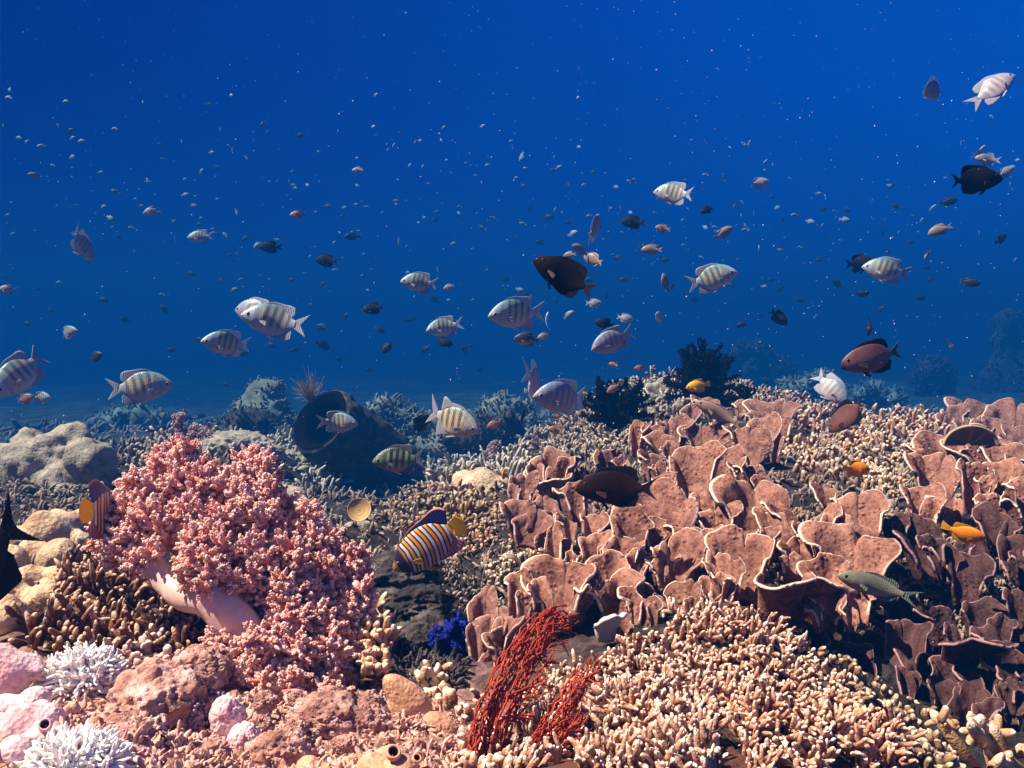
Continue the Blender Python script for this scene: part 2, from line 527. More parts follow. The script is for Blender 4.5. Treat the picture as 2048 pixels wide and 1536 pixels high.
def finger_coral(name, label, cat, poly, step, fl, fr, m, up=.6, toward=.25, knobs=.8, spread=.45, sides=7, bend=.3, lift=0.0, group=None, dlim=(.35, 10.6)):
    """a colony of blunt fingers over the part of the bed seen inside a polygon of the photograph"""
    P = np.array(poly, float)
    x0, y0 = P.min(0); x1, y1 = P.max(0)
    gx, gy = np.meshgrid(np.arange(x0, x1, step), np.arange(y0, y1, step * .8))
    gx = gx + (np.arange(gx.shape[0]) % 2)[:, None] * step * .5
    px = gx.ravel() + RNG.uniform(-.42, .42, gx.size) * step; py = gy.ravel() + RNG.uniform(-.42, .42, gx.size) * step
    k = in_poly(px, py, poly)
    px, py = px[k], py[k]
    B, d = hit(px, py, *dlim)
    ok = d < dlim[1] - .05
    B, d = B[ok], d[ok]
    kp = vnoise(B, 34, 21) > -.46
    B, d = B[kp], d[kp]
    n = gnormal(B[:, 0], B[:, 1])
    D = nrm(n * (1 - up) + np.array([0, -toward, up]) + RNG.normal(0, spread * .5, B.shape))
    # lively lengths: the colony grows in tufts
    tuft = vnoise(B, 26, 5) * .35 + 1
    sc = Wr(d)
    L = fl * RNG.uniform(.65, 1.25, len(B)) * tuft * sc
    R = fr * RNG.uniform(.8, 1.2, len(B)) * sc
    B = B - D * (fl * .3 * sc)[:, None] + np.array([0, 0, lift])
    g = Geo()
    g.add(*fingers(B, D, L * 1.3, R, sides, bend))
    for q in range(3):
        s = RNG.random(len(B)) < knobs * (1 - .28 * q)
        if s.any():
            t = RNG.uniform(.4, .85, s.sum())
            rnd = nrm(RNG.normal(0, 1, (s.sum(), 3)))
            d2 = nrm(D[s] * .8 + rnd * .8 + np.array([0, 0, .2]))
            g.add(*fingers(B[s] + D[s] * (L[s] * 1.3 * t)[:, None], d2, L[s] * RNG.uniform(.35, .65, s.sum()), R[s] * .85, sides, bend))
    # the crust the fingers grow from
    q = step * .6
    ex, ey = np.meshgrid(np.arange(x0 - step, x1 + step, q), np.arange(y0 - step, y1 + step, q), indexing='ij')
    C, dc = hit(ex.ravel(), ey.ravel(), *dlim)
    cen = P.mean(0)
    shrink = lambda a, c, half: c + (a - c) / (1 + step * .7 / half)
    inn = in_poly(shrink(ex.ravel(), cen[0], (x1 - x0) / 2), shrink(ey.ravel(), cen[1], (y1 - y0) / 2), poly) & (dc < dlim[1] - .05)
    C = C + np.array([0, 0, 1]) * ((.0022 + lift) * Wr(dc))[:, None]
    f = grid_faces(*ex.shape)[:, ::-1]
    f = f[inn[f].all(1) & (np.ptp(dc[f], axis=1) < .7 * dc[f].mean(1) + .1)]
    us = np.unique(f); ren = np.zeros(len(C), int); ren[us] = np.arange(len(us))
    if len(us): g.add(C[us], ren[f], np.zeros(len(us)))
    org = B.mean(0)
    o = link(name, g.mesh(name, org), m, None, org)
    tag(o, label, cat, group)
    return o

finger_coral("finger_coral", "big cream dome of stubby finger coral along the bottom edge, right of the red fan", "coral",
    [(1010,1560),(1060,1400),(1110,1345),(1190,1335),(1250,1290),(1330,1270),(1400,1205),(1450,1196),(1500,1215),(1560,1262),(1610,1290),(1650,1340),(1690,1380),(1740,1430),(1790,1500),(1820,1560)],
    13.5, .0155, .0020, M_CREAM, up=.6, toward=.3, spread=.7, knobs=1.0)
finger_coral("finger_coral", "brown shaded fringe of finger coral low on the right side of the cream dome", "coral",
    [(1640,1300),(1700,1330),(1760,1380),(1840,1410),(1900,1480),(1930,1560),(1830,1560),(1790,1500),(1730,1420),(1680,1365)],
    18, .0105, .0032, M_OLIVE, up=.5)
finger_coral("finger_coral", "cream finger coral patch behind the base of the red sea fan, beside the dark gap", "coral",
    [(915,1430),(950,1400),(985,1430),(1010,1470),(1020,1560),(920,1560)], 18, .012, .0032, M_CREAM, up=.6)
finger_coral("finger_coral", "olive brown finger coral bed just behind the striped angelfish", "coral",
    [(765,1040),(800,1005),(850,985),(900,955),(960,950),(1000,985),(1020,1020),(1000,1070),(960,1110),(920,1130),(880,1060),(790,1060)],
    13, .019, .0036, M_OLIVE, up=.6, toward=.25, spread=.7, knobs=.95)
finger_coral("finger_coral", "small cream and grey finger coral between angelfish and plate corals", "coral",
    [(975,1180),(985,1130),(1030,1095),(1075,1050),(1110,1040),(1120,1090),(1090,1130),(1040,1160),(1010,1200)],
    14, .018, .0031, M_GREYF, up=.6, toward=.3, spread=.7, lift=.006)
finger_coral("branching_coral", "grey slender fingered coral at the foot of the far ridge, below the violet damselfish", "coral",
    [(1072,860),(1100,840),(1150,845),(1230,825),(1270,850),(1280,900),(1240,930),(1150,935),(1090,905)],
    10.5, .021, .0032, M_GREYF, up=.7, toward=.1, spread=.6)
finger_coral("branching_coral", "pale branching coral crowning the ridge behind the yellow damselfish", "coral",
    [(1165,800),(1200,755),(1260,735),(1320,728),(1380,733),(1440,742),(1500,760),(1560,790),(1580,815),(1500,815),(1400,815),(1300,820),(1200,820)],
    10.5, .022, .0036, M_GREYF, up=.75, toward=0, spread=.6)
finger_coral("finger_coral", "pale coral thicket sloping down the right of the ridge to the plates", "coral",
    [(1560,790),(1640,800),(1720,825),(1840,838),(1900,850),(1890,885),(1800,900),(1700,900),(1640,880),(1570,850)],
    12.5, .025, .0040, M_CREAM, up=.75, toward=.1, spread=.5)
finger_coral("finger_coral", "cream finger coral around the orange damselfish between two plate colonies", "coral",
    [(1560,880),(1640,880),(1800,890),(1830,930),(1800,980),(1770,1020),(1740,990),(1690,965),(1610,960),(1565,930)],
    12.5, .017, .0036, M_TAN, up=.6, toward=.2, spread=.6)
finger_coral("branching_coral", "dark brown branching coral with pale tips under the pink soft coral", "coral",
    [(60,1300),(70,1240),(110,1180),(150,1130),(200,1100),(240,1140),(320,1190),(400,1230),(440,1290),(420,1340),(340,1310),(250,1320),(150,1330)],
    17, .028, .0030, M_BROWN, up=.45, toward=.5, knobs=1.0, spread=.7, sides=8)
finger_coral("finger_coral", "tan stubby finger coral growing against the right side of the pink soft coral", "coral",
    [(690,1310),(700,1270),(740,1235),(775,1250),(785,1310),(775,1380),(720,1390),(690,1360)],
    17, .021, .0040, M_TAN, up=.6, toward=.35, spread=.6, lift=.012)
finger_coral("finger_coral", "small ribbed tan finger coral beside the smooth orange humps", "coral",
    [(820,1400),(830,1370),(870,1370),(910,1400),(915,1440),(880,1430)], 19, .017, .0043, M_TAN, up=.75, toward=.1)
finger_coral("branching_coral", "grey branching coral on the rock behind the pink soft coral", "coral",
    [(250,960),(270,915),(310,885),(350,860),(420,850),(490,880),(540,900),(540,940),(440,925),(350,930),(290,970)],
    13, .032, .0052, M_GREYF, up=.75, toward=0, spread=.7)
finger_coral("finger_coral", "lilac pink finger coral on the crusted rock above the white anemone", "coral",
    [(205,1330),(240,1290),(300,1290),(360,1310),(350,1350),(260,1360)], 19, .015, .0040, M_LILAC, up=.6, toward=.3)
for lab, poly in (("bluish coral thicket on the far slope beneath the netted damselfish", [(850,960),(860,905),(920,885),(960,900),(960,960),(900,990)]),
                  ("bluish coral thicket on the far slope under the small orange fish", [(965,950),(970,900),(1010,890),(1060,905),(1065,950),(1010,970)])):
    finger_coral("coral_thicket", lab, "coral", poly, 9.5, .03, .0042, M_BLUEF, up=.75, toward=.05, spread=.8, group="coral thickets on the far slope")

# the big antlers at the lower right corner
def antler(label, base, d, specs, m, r=.0052):
    g = Geo()
    b = at(base[0], base[1], d)
    for (x1, y1, x2, y2, dd) in specs:
        p0 = at(x1, y1, d); p1 = at(x2, y2, d + dd)
        v = p1 - p0
        g.add(*fingers(p0[None], nrm(v)[None], np.array([np.linalg.norm(v)]), np.array([r]), 12, .12, lump=.06))
        for _ in range(3):
            dk = nrm(nrm(v)[None] * .6 + nrm(RNG.normal(0, 1, (1, 3))) * .9)
            g.add(*fingers((p0 + v * RNG.uniform(.35, .85))[None], dk, np.array([RNG.uniform(.006, .016)]), np.array([r * RNG.uniform(.5, .8)]), 10, .2, lump=.08))
    o = link("staghorn_coral", g.mesh("staghorn_coral", b), m, None, b)
    tag(o, label, "coral")
antler("thick tan antler coral in the lower right corner below the dark plates", (1960,1560), .70,
    [(1990,1580,1905,1480,.02),(1930,1510,1868,1425,.0),(1905,1475,1893,1430,.03),(2000,1590,1985,1490,-.01),(1985,1500,1935,1425,.02),(1965,1470,1962,1445,-.02),
     (1990,1500,1925,1458,-.03),(2030,1580,1985,1438,.0),(2000,1490,1995,1440,.03),(2060,1560,2005,1500,-.03),(2080,1520,2030,1490,.02),(1960,1590,1995,1520,-.04)], M_TAN)

# ------------------------------------------------------------------ plate corals
def dplate(y):
    return float(np.interp(y, [780, 830, 890, 950, 1010, 1060, 1110, 1170, 1240, 1300, 1360, 1430], [1.95, 1.72, 1.50, 1.36, 1.24, 1.16, 1.09, 1.02, .95, .92, .89, .84]))

def plate_mesh(cx, yt, yb, w, d, th, A, flare, ruf, seed, lean, org, skew=0.0):
    """one frond: a wall of a ruffled funnel, thin, curled at the lip, growing round its own axis"""
    r = random.Random(seed)
    convex = th < 0
    W_ = w / FPX * d
    H = (yb - yt) / FPX * d * 1.05
    th = R_(th + r.uniform(-30, 30))
    if convex: A = R_(A * r.uniform(1.0, 1.2))
    else: A = R_(min(290, A * 1.05 + 62 + r.uniform(-25, 35)))
    R = W_ / (2 * math.sin(min(A, math.pi) / 2)) * .86
    c0 = at(cx, yb, d)
    nu = int(34 + 16 * A); nv = 26
    u = np.linspace(-1, 1, nu)[:, None]; v = np.linspace(0, 1, nv)[None, :]
    ph = [r.uniform(0, 6.28) for _ in range(8)]
    u0 = r.uniform(-.25, .25)
    q = np.clip(np.abs(u - u0) / (1 + abs(u0)), 0, 1)
    low = .5 if convex else r.uniform(.24, .5)
    hv = low + (1 - low) * np.clip(1 - q ** r.uniform(1.9, 2.5), 0, 1) ** .5
    hv = hv * (1 + .07 * np.sin(u * A * 1.3 + ph[0]) + .035 * np.sin(u * A * 3.1 + ph[1]) + .006 * np.sin(u * A * 8 + ph[2]))
    for _ in range(r.choice([0, 1, 1, 2, 2])):
        hv = hv * (1 - r.uniform(.08, .24) * np.exp(-((u - r.uniform(-.8, .8)) / (r.uniform(.12, .3) / A)) ** 2))
    hv = np.maximum(hv, .12)
    vv = v
    ang = th + u * A / 2
    rad = R * (.46 + .54 * vv ** .62) * (1 + r.uniform(-.20, .20) * u)
    a1 = ruf * 2.1 + .05
    rad = rad + R * a1 * vv ** 1.4 * np.sin(u * A * r.uniform(1.0, 1.7) + ph[3]) + R * a1 * .26 * vv ** 2.5 * np.sin(u * A * r.uniform(2.6, 3.8) + ph[4])
    rad = rad + R * flare * vv ** 3
    # rolled lip
    lip = np.clip((vv - .82) / .18, 0, 1) ** 1.6
    rl = r.uniform(.10, .30) * R * (1 + .5 * np.sin(u * A * 1.7 + ph[5]))
    rad = rad + rl * lip
    # the free edges turn inwards
    rad = rad - np.abs(u) ** 6 * vv * R * r.uniform(.05, .45)
    z = H * hv * (vv - .10 * lip)
    off = R * (.35 if not convex else .6)
    X = np.cos(ang) * rad - math.cos(th) * off
    Y = np.sin(ang) * rad - math.sin(th) * off
    X2 = X + math.cos(th) * z * math.tan(lean); Y2 = Y + math.sin(th) * z * math.tan(lean)
    G = np.stack([X2, Y2, z + 0 * X], -1) + c0
    du = np.gradient(G, axis=0); dv = np.gradient(G, axis=1)
    nn = nrm(np.cross(du, dv))
    sz = min(1.0, W_ / .05)
    G = G + nn * sz * (.0013 * fbm(G, 60, 2, seed) + .0030 * vnoise(G, 17, seed + 3) + .0006 * vnoise(G, 210, seed + 7))[..., None]
    rim = np.maximum(np.clip((v - .86) / .14, 0, 1), np.clip((np.abs(u) - .93) / .07, 0, 1) * np.clip((v - .2) * 3, 0, 1)) + 0 * u
    thick = .0040 - .0012 * v + 0 * u
    V, F, Aa = slab(G, thick * max(1, d / 1.3), rim)
    return Geo().add(V, F, Aa).mesh("frond", org)

PLATES = {}
def colony(label, base, plates, m, group="plate corals of the reef slope", name="plate_coral", dd=0.0):
    bx, by, bd = base
    org = at(bx, by, W(bd))
    root = thing(name, label, "coral", org, group)
    for i, p in enumerate(plates):
        cx, yt, yb, w = p[:4]
        th, A = (p[4], p[5]) if len(p) > 5 else (90, 120)
        fl = p[6] if len(p) > 6 else .18
        ruf = p[7] if len(p) > 7 else .07
        d = float(W((p[8] if len(p) > 8 and p[8] else dplate(yb)) + dd))
        lean = p[9] if len(p) > 9 else .22
        seed = int(cx * 7 + yt * 13)
        link("frond", plate_mesh(cx, yt, yb + 14, w, d, th, A, fl, ruf, seed, lean, org), m, root)
        rr = random.Random(seed + 1)
        if th > 0 and w > 44 and name == "plate_coral" and rr.random() < .75:
            sd = rr.choice([-1, 1]); h = yb - yt
            link("frond", plate_mesh(cx + sd * w * rr.uniform(.22, .42), yt + h * rr.uniform(.30, .50), yb + 18, w * rr.uniform(.38, .58), d - w * .42 / FPX * d, 90 + rr.uniform(-50, 50), 140, .25, .10, seed + 5, .2, org), m, root)
    return root

# (centre x, rim y, foot y, width, facing, arc, flare, ruffle, depth, lean) in photograph pixels, degrees, metres
colony("pink plate coral with the broad warty shields, in the middle behind the brown surgeonfish", (1390,1090,1.2), [
    (1388,888,990,112,80,110,.12,.04), (1450,895,968,70,60,120), (1312,972,1085,158,95,110,.10,.04), (1512,962,1062,142,85,110,.12,.06),
    (1440,1012,1078,74,75,150,.2,.06), (1404,992,1030,44,90,130), (1295,1042,1098,60,70,170,.15,.08), (1236,1050,1090,56,100,150,.25,.14),
    (1378,1055,1120,64,110,140,.2,.1), (1190,1072,1125,54,80,190,.2,.08), (1244,1080,1142,74,95,170,.2,.08), (1352,1080,1168,112,70,120,.2,.14),
    (1320,946,1008,60,60,130), (1505,932,972,62,100,120,.25,.12), (1182,1030,1090,46,70,200,.2,.06), (1142,1032,1102,42,100,140), (1108,1054,1140,42,60,110,.1,.04),
    (1118,1094,1140,72,100,160,.2,.1), (1416,1058,1130,70,40,100,.1,.05), (1330,1100,1150,60,95,180,.2,.12)], M_PLATE)
colony("pink plate coral cluster of curled lips below the tan fish, top of the slope", (1400,900,1.55), [
    (1350,832,888,54,90,200,.2,.12), (1408,850,892,80,80,170,.25,.12), (1520,830,906,68,60,130,.1,.04), (1488,852,930,76,110,150,.2,.14),
    (1310,850,900,40,100,140,.2,.1), (1274,842,900,38,60,150,.15,.08), (1410,793,835,50,80,110), (1486,803,845,40,95,140), (1548,800,850,90,80,110,.3,.16),
    (1320,868,915,60,90,190,.2,.1), (1440,905,950,50,110,120), (1302,914,958,56,85,160,.15,.06), (1450,835,880,44,110,130), (1380,815,850,40,70,160), (1560,835,880,50,60,120,.2,.1)], M_PLATE, dd=.02)
colony("bright ruffled cup of plate coral standing alone left of the brown surgeonfish", (1105,985,1.4), [
    (1098,902,990,76,90,240,.25,.14,1.40), (1122,912,972,60,70,150,.2,.16,1.37), (1080,925,990,40,110,130,.15,.08,1.36), (1150,935,985,36,60,140,.2,.1,1.40), (1108,945,1000,78,-80,150,.3,.06,1.36)], M_PLATE)
colony("grey mauve plate coral with dark hollow cups left of the lit slope", (1060,1040,1.3), [
    (1046,948,1012,54,90,150), (1050,966,1030,46,95,150,.15,.03,1.30), (1040,1005,1068,70,100,140,.2,.05), (1088,1000,1050,56,80,130,.15,.06), (1150,970,1040,58,90,200,.15,.1),
    (1216,898,950,46,80,150,.12,.08), (1244,915,955,32,100,130), (1306,905,950,48,80,150,.1,.04), (1060,1030,1080,90,85,120,.2,.06)], M_PLATE2)
colony("front pink plate coral holding a folded cup, right behind the red sea fan", (1130,1230,.98), [
    (1118,1124,1228,112,90,230,.18,.09), (1150,1135,1195,60,80,190,.15,.08,1.0), (1222,1112,1178,80,85,170,.2,.1), (1206,1128,1180,30,120,100), (1032,1150,1245,70,85,120,.06,.03),
    (1240,1160,1250,100,95,150,.3,.22), (1362,1162,1240,72,60,100,.1,.06), (1290,1170,1235,70,110,120,.25,.2), (1160,1160,1235,40,-60,120,.2,.1), (1270,1108,1160,50,70,150)], M_PLATE)
colony("dusky brown plate coral cups left of the red sea fan", (980,1320,.98), [
    (966,1188,1260,56,90,150,.1,.03,.96), (972,1230,1320,76,80,210,.2,.05,.94), (1004,1236,1300,44,60,160,.3,.08,.93), (984,1306,1362,50,80,140,.3,.12,.92), (1060,1270,1320,30,80,140,.2,.05,.97), (950,1250,1330,30,110,110,.2,.06,.93)], M_PLATE2)
colony("scalloped plate coral with a long notched rim above the cream finger dome", (1530,1225,.98), [
    (1484,1066,1190,108,85,130,.15,.12), (1555,1026,1110,78,90,150,.22,.2), (1568,1120,1250,172,-95,120,.28,.22,.96), (1456,1110,1210,60,100,140,.15,.14), (1470,1056,1130,54,70,110,.1,.1), (1600,1080,1160,60,110,110,.2,.1), (1430,1150,1220,60,80,130,.2,.1)], M_PLATE)
colony("plate coral with two tall rounded shields in the middle right, over the green fish", (1700,1170,1.1), [
    (1702,1068,1178,164,80,115,.10,.05), (1712,990,1092,100,85,120,.06,.03), (1640,1008,1100,54,60,130,.12,.05), (1658,974,1025,60,90,130), (1752,988,1055,32,110,90,.08,.04), (1716,1050,1100,66,100,140,.25,.1),
    (1655,1178,1245,66,70,140,.2,.12), (1720,1180,1245,54,100,110,.1,.06), (1612,1050,1120,40,90,130)], M_PLATE)
colony("sunlit spotted plate coral at the right edge with an orange folded lip", (1880,1010,1.28), [
    (1876,872,932,96,80,120,.15,.06), (1968,876,936,128,90,120,.2,.08), (1862,910,995,98,75,120,.08,.03), (1840,972,1055,70,90,140,.12,.05), (1898,975,1050,70,80,110,.2,.1), (1948,922,1015,62,85,150,.12,.07),
    (2006,928,996,84,70,130,.2,.12), (2010,890,950,80,90,120), (1990,990,1050,60,90,140,.2,.08), (2050,960,1050,60,80,130,.2,.08)], M_PLATE)
colony("shade-darkened round plate coral behind the yellow butterfly shaped damselfish", (1900,1180,1.1), [
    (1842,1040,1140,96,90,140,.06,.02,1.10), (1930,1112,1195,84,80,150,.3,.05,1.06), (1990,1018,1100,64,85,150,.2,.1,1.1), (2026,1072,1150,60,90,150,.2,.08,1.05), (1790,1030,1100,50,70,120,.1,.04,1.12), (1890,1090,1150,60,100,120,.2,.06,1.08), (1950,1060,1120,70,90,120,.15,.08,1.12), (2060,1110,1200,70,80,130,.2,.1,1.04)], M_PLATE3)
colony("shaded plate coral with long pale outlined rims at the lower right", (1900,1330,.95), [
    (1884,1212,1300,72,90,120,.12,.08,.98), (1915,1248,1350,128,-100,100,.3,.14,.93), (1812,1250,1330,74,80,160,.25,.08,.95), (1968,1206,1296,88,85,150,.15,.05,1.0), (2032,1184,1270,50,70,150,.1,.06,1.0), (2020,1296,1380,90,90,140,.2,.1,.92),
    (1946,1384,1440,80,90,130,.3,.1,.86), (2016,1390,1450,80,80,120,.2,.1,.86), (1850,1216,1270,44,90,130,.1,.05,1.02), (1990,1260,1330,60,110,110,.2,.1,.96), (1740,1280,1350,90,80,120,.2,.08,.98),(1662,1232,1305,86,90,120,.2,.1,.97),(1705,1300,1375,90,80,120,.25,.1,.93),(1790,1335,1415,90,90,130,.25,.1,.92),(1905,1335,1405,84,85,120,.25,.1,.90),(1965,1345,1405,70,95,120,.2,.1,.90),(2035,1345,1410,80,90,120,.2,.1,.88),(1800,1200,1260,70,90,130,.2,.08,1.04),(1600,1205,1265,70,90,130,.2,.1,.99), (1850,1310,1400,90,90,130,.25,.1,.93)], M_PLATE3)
colony("hazy plate coral mound at the far right, behind the brown ribbed fan", (1970,880,1.75), [
    (1910,812,870,54,90,150,.15,.06,1.74), (1960,800,880,96,85,140,.12,.07,1.78), (2020,806,890,90,80,130,.15,.08,1.72), (2040,850,900,60,90,120,.15,.06,1.66), (1990,835,890,60,100,150,.2,.1,1.68), (1930,838,880,40,80,140,.2,.1,1.70)], M_PLATE2)
colony("small grey plate coral on the ridge between the two black feather stars", (1318,840,1.8), [
    (1318,762,815,52,90,170,.1,.04,1.9), (1350,780,820,34,80,140,.1,.05,1.9), (1300,790,830,40,90,160,.15,.08,1.86), (1298,812,860,40,90,150,.12,.05,1.78), (1332,815,862,48,85,150,.1,.04,1.78), (1360,800,850,26,80,130,.1,.05,1.8)], M_PLATEG)
# torn whitish flap and little spoon
k = NT("bleached_coral")
M_BLEACH = k.done(k.ramp(k.noise(45, 4), [(.35, (.42, .34, .36, 1)), (.6, (.62, .54, .55, 1))]), .7, k.bump(k.noise(200, 3), .4, .001), .25)
colony("torn whitish coral flap sticking out below the plates, above the cream dome", (1215,1270,.90), [(1212,1218,1268,60,-90,60,.2,.12,.88,-.3)], M_BLEACH, None, "coral_flap")
colony("little spoon shaped brown cup coral beside the torn whitish flap", (1248,1275,.9), [(1246,1240,1268,40,90,170,.15,.04,.885)], M_PLATE, None, "cup_coral")
colony("single pale bent plate coral stub on the edge of the cream finger dome", (1310,1250,.9), [(1306,1208,1258,24,80,130,.1,.05,.89), (1330,1235,1262,60,-80,120,.6,.05,.885)], M_PLATE2, None, "coral_stub")

# brown ribbed fan standing on the right bank
def ribbed_fan():
    org = at(1942, 892, 1.59)
    root = thing("mushroom_coral", "brown ribbed half disc coral standing on edge at the upper right bank", "coral", org)
    n, m_ = 90, 14
    a = np.linspace(.03, math.pi - .03, n)[:, None]; r = np.linspace(.1, 1, m_)[None, :]
    W_ = 56 / FPX * 1.59
    G = np.stack([np.cos(a) * r * W_, (.012 * (1 - r ** 2)) * np.ones_like(a) + .0016 * np.sin(a * 95) * r, np.sin(a) * r * W_ * .74], -1) + org
    V, F, A = slab(G, .004, r + 0 * a)
    k = NT("brown_ribs")
    mt = k.done(k.ramp(k.attr(), [(.1, (.30, .15, .07, 1)), (.85, (.24, .11, .055, 1)), (1, (.45, .30, .2, 1))]), .7, k.bump(k.noise(150, 3), .3, .001))
    link("ribbed_disc", Geo().add(V, F, A).mesh("ribbed_disc", org), mt, root)
ribbed_fan()

# ------------------------------------------------------------------ massive corals, sponges, rocks
def lump(name, label, cat, sph, d, m, voxel=.006, amp=.002, freq=60, seed=0, group=None, deep=1.0, sit=0, cover=0):
    """sph: (px, py, radius px[, extra depth]) ellipsoids grown into one skin"""
    out = []
    k_ = float(W(d)) / d; d = float(W(d)); voxel *= k_; amp *= k_; freq /= k_
    for s in sph:
        dd = d + (s[3] if len(s) > 3 else 0)
        if sit:
            dd = min(dd, float(hit(s[0], s[1] + s[2] * sit)[1][0]) + .1 * s[2] / FPX)
        r = s[2] / FPX * dd
        out.append((at(s[0], s[1], dd), (r, r * deep, r)))
    V, F, A = blob(out, voxel, amp, freq, seed)
    org = V.mean(0); org[2] = V[:, 2].min()
    g = Geo().add(V, F, A)
    if cover:
        c0 = np.mean([q for q, _ in out], 0)
        pick = RNG.choice(len(V), cover)
        B = V[pick]
        near = np.array([min(out, key=lambda q: np.linalg.norm(q[0] - b))[0] for b in B])
        D = nrm(nrm(B - near) + RNG.normal(0, .35, B.shape) + np.array([0, 0, .35]))
        k2 = d / FPX
        g.add(*fingers(B - D * 3 * k2, D, RNG.uniform(6, 15, cover) * k2, RNG.uniform(1.4, 3.0, cover) * k2, 5, .4))
    o = link(name, g.mesh(name, org), m, None, org)
    return tag(o, label, cat, group)

M_GREYM = mat_mass("grey_massive_coral", (.17, .14, .115, 1), (.37, .30, .235, 1), (.50, .42, .33, 1), 26, 120, .9)
M_CREAMM = mat_mass("cream_lobe_coral", (.36, .21, .13, 1), (.62, .43, .29, 1), (.74, .58, .43, 1), 30, 170, .8)
M_PINKM = mat_mass("pink_crust", (.48, .24, .28, 1), (.76, .50, .54, 1), (.86, .68, .70, 1), 30, 330, .45)
M_HUMP = mat_mass("peach_tissue", (.46, .22, .13, 1), (.60, .32, .21, 1), (.74, .45, .33, 1), 34, 300, .4, .6)
M_ROCK = mat_mass("crusted_rock", (.20, .085, .07, 1), (.52, .27, .23, 1), (.78, .56, .52, 1), 48, 150, 1.0, .85)
M_DROCK = mat_mass("dark_turf_rock", (.010, .008, .009, 1), (.042, .032, .032, 1), (.15, .115, .11, 1), 30, 120, .9, .9)  # turf rock, its colour lowered to carry the shade of the gap
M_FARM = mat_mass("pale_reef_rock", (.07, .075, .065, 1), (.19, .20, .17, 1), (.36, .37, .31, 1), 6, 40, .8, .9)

lump("massive_coral", "grey rounded boulder coral with a smooth dome at the far left", "coral",
     [(60,945,62),(118,925,66,.03),(188,925,50,-.05),(150,965,60),(30,990,60),(100,1005,66),(200,985,44,-.03),(18,920,32),(60,890,36,.05),(140,885,36,.06),(-30,960,70),(225,1000,34),(150,1010,50,-.05)],
     1.72, M_GREYM, .0075, .014, 26, 3)
lump("coral_tuft", "small pale knobbly coral on top of the grey boulder coral", "coral",
     [(140,862,13),(155,868,12),(125,870,10),(165,876,10),(148,880,16),(120,882,9)], 1.76, M_GREYM, .005, .004, 70, 5)
lump("lobed_coral", "cream lobed coral in columns at the left edge, below the grey boulder", "coral",
     [(95,1066,46),(150,1046,30,.03),(160,1080,26),(70,1110,34),(120,1115,40),(28,1085,34),(15,1130,40,-.05),(62,1160,34,-.05),(110,1160,30),(20,1190,40,-.06),(80,1200,34,-.05),(150,1120,24,.02),(5,1235,44,-.08),(120,1040,24,.05),(60,1225,30,-.05),(105,1190,34)],
     1.16, M_CREAMM, .0055, .0045, 34, 7, sit=.5)
lump("encrusted_lump", "smooth pink swollen lumps at the left edge above the mauve sponge", "coral",
     [(28,1342,40),(58,1335,30,.01),(0,1318,36),(75,1345,18),(-10,1370,40),(30,1375,30)], .64, M_PINKM, .004, .0016, 50, 9)
lump("encrusting_coral", "rounded grey pink coral boulder right of the pink soft coral top", "coral",
     [(585,1005,34),(610,1035,30,-.02),(560,990,26,.02),(640,1045,22,-.02),(600,1060,34,-.03)], 1.5, M_GREYM, .007, .004, 35, 12)
lump("massive_coral", "pinkish massive coral block behind the olive finger coral, with the upright orange fish", "coral",
     [(960,975,40),(1000,985,36),(930,965,28,.04),(985,1020,40,-.05),(1015,1010,26,-.04),(945,1000,40)], 1.56, M_CREAMM, .008, .004, 30, 14)
lump("orange_hump_coral", "smooth peach hump on the rubble left of the ribbed finger coral", "coral",
     [(784,1366,22),(796,1378,28),(812,1392,33),(828,1408,33),(842,1424,26),(812,1412,34)], .71, M_HUMP, .0034, .0010, 60, 16, deep=.8)
lump("orange_hump_coral", "larger smooth peach hump with a pale rim beside the red sea fan foot", "coral",
     [(868,1452,32),(886,1466,36),(902,1486,30),(872,1480,40),(890,1500,34)], .66, M_HUMP, .0034, .0010, 60, 17, deep=.8)

def tube_sponge(label, tubes_, d, m, mouth, org_px):
    """rounded sponge with open tube mouths"""
    org = at(org_px[0], org_px[1], d)
    root = thing("tube_sponge", label, "sponge", org)
    return root, org
k = NT("dark_hollow")
M_HOLLOW = k.done((.035, .012, .012, 1), .9)
def mouth_ring(parent, org, c, axis, r, m, name="osculum"):
    """raised rim with a hollow throat"""
    axis = nrm(np.asarray(axis, float)[None])[0]
    a, b = frames(axis[None]); a, b = a[0], b[0]
    prof = [(1.35, -.5), (1.28, .0), (1.18, .28), (1.02, .36), (.86, .28), (.74, .0), (.66, -.5), (.5, -.95), (.05, -1.1)]
    an = np.linspace(0, 2 * math.pi, 29)[:-1]
    G = np.array([[c + (a * math.cos(t) + b * math.sin(t)) * r * p + axis * r * h for t in an] for p, h in prof])
    V = G.reshape(-1, 3)
    tone = np.repeat([0, 0, 0, 0, .2, .6, 1, 1, 1], len(an))
    me = Geo().add(V, grid_faces(len(prof), len(an), True), tone).mesh(name, org)
    link(name, me, m, parent)
def mat_osc(name, c):
    k = NT(name)
    return k.done(k.mix(k.smooth(k.attr(), .1, .6), c, (.05, .015, .015, 1)), .6, k.bump(k.noise(200, 3), .3, .001))
M_OSC_P = mat_osc("mauve_rim", (.62, .36, .40, 1)); M_OSC_H = mat_osc("peach_rim", (.56, .29, .21, 1))

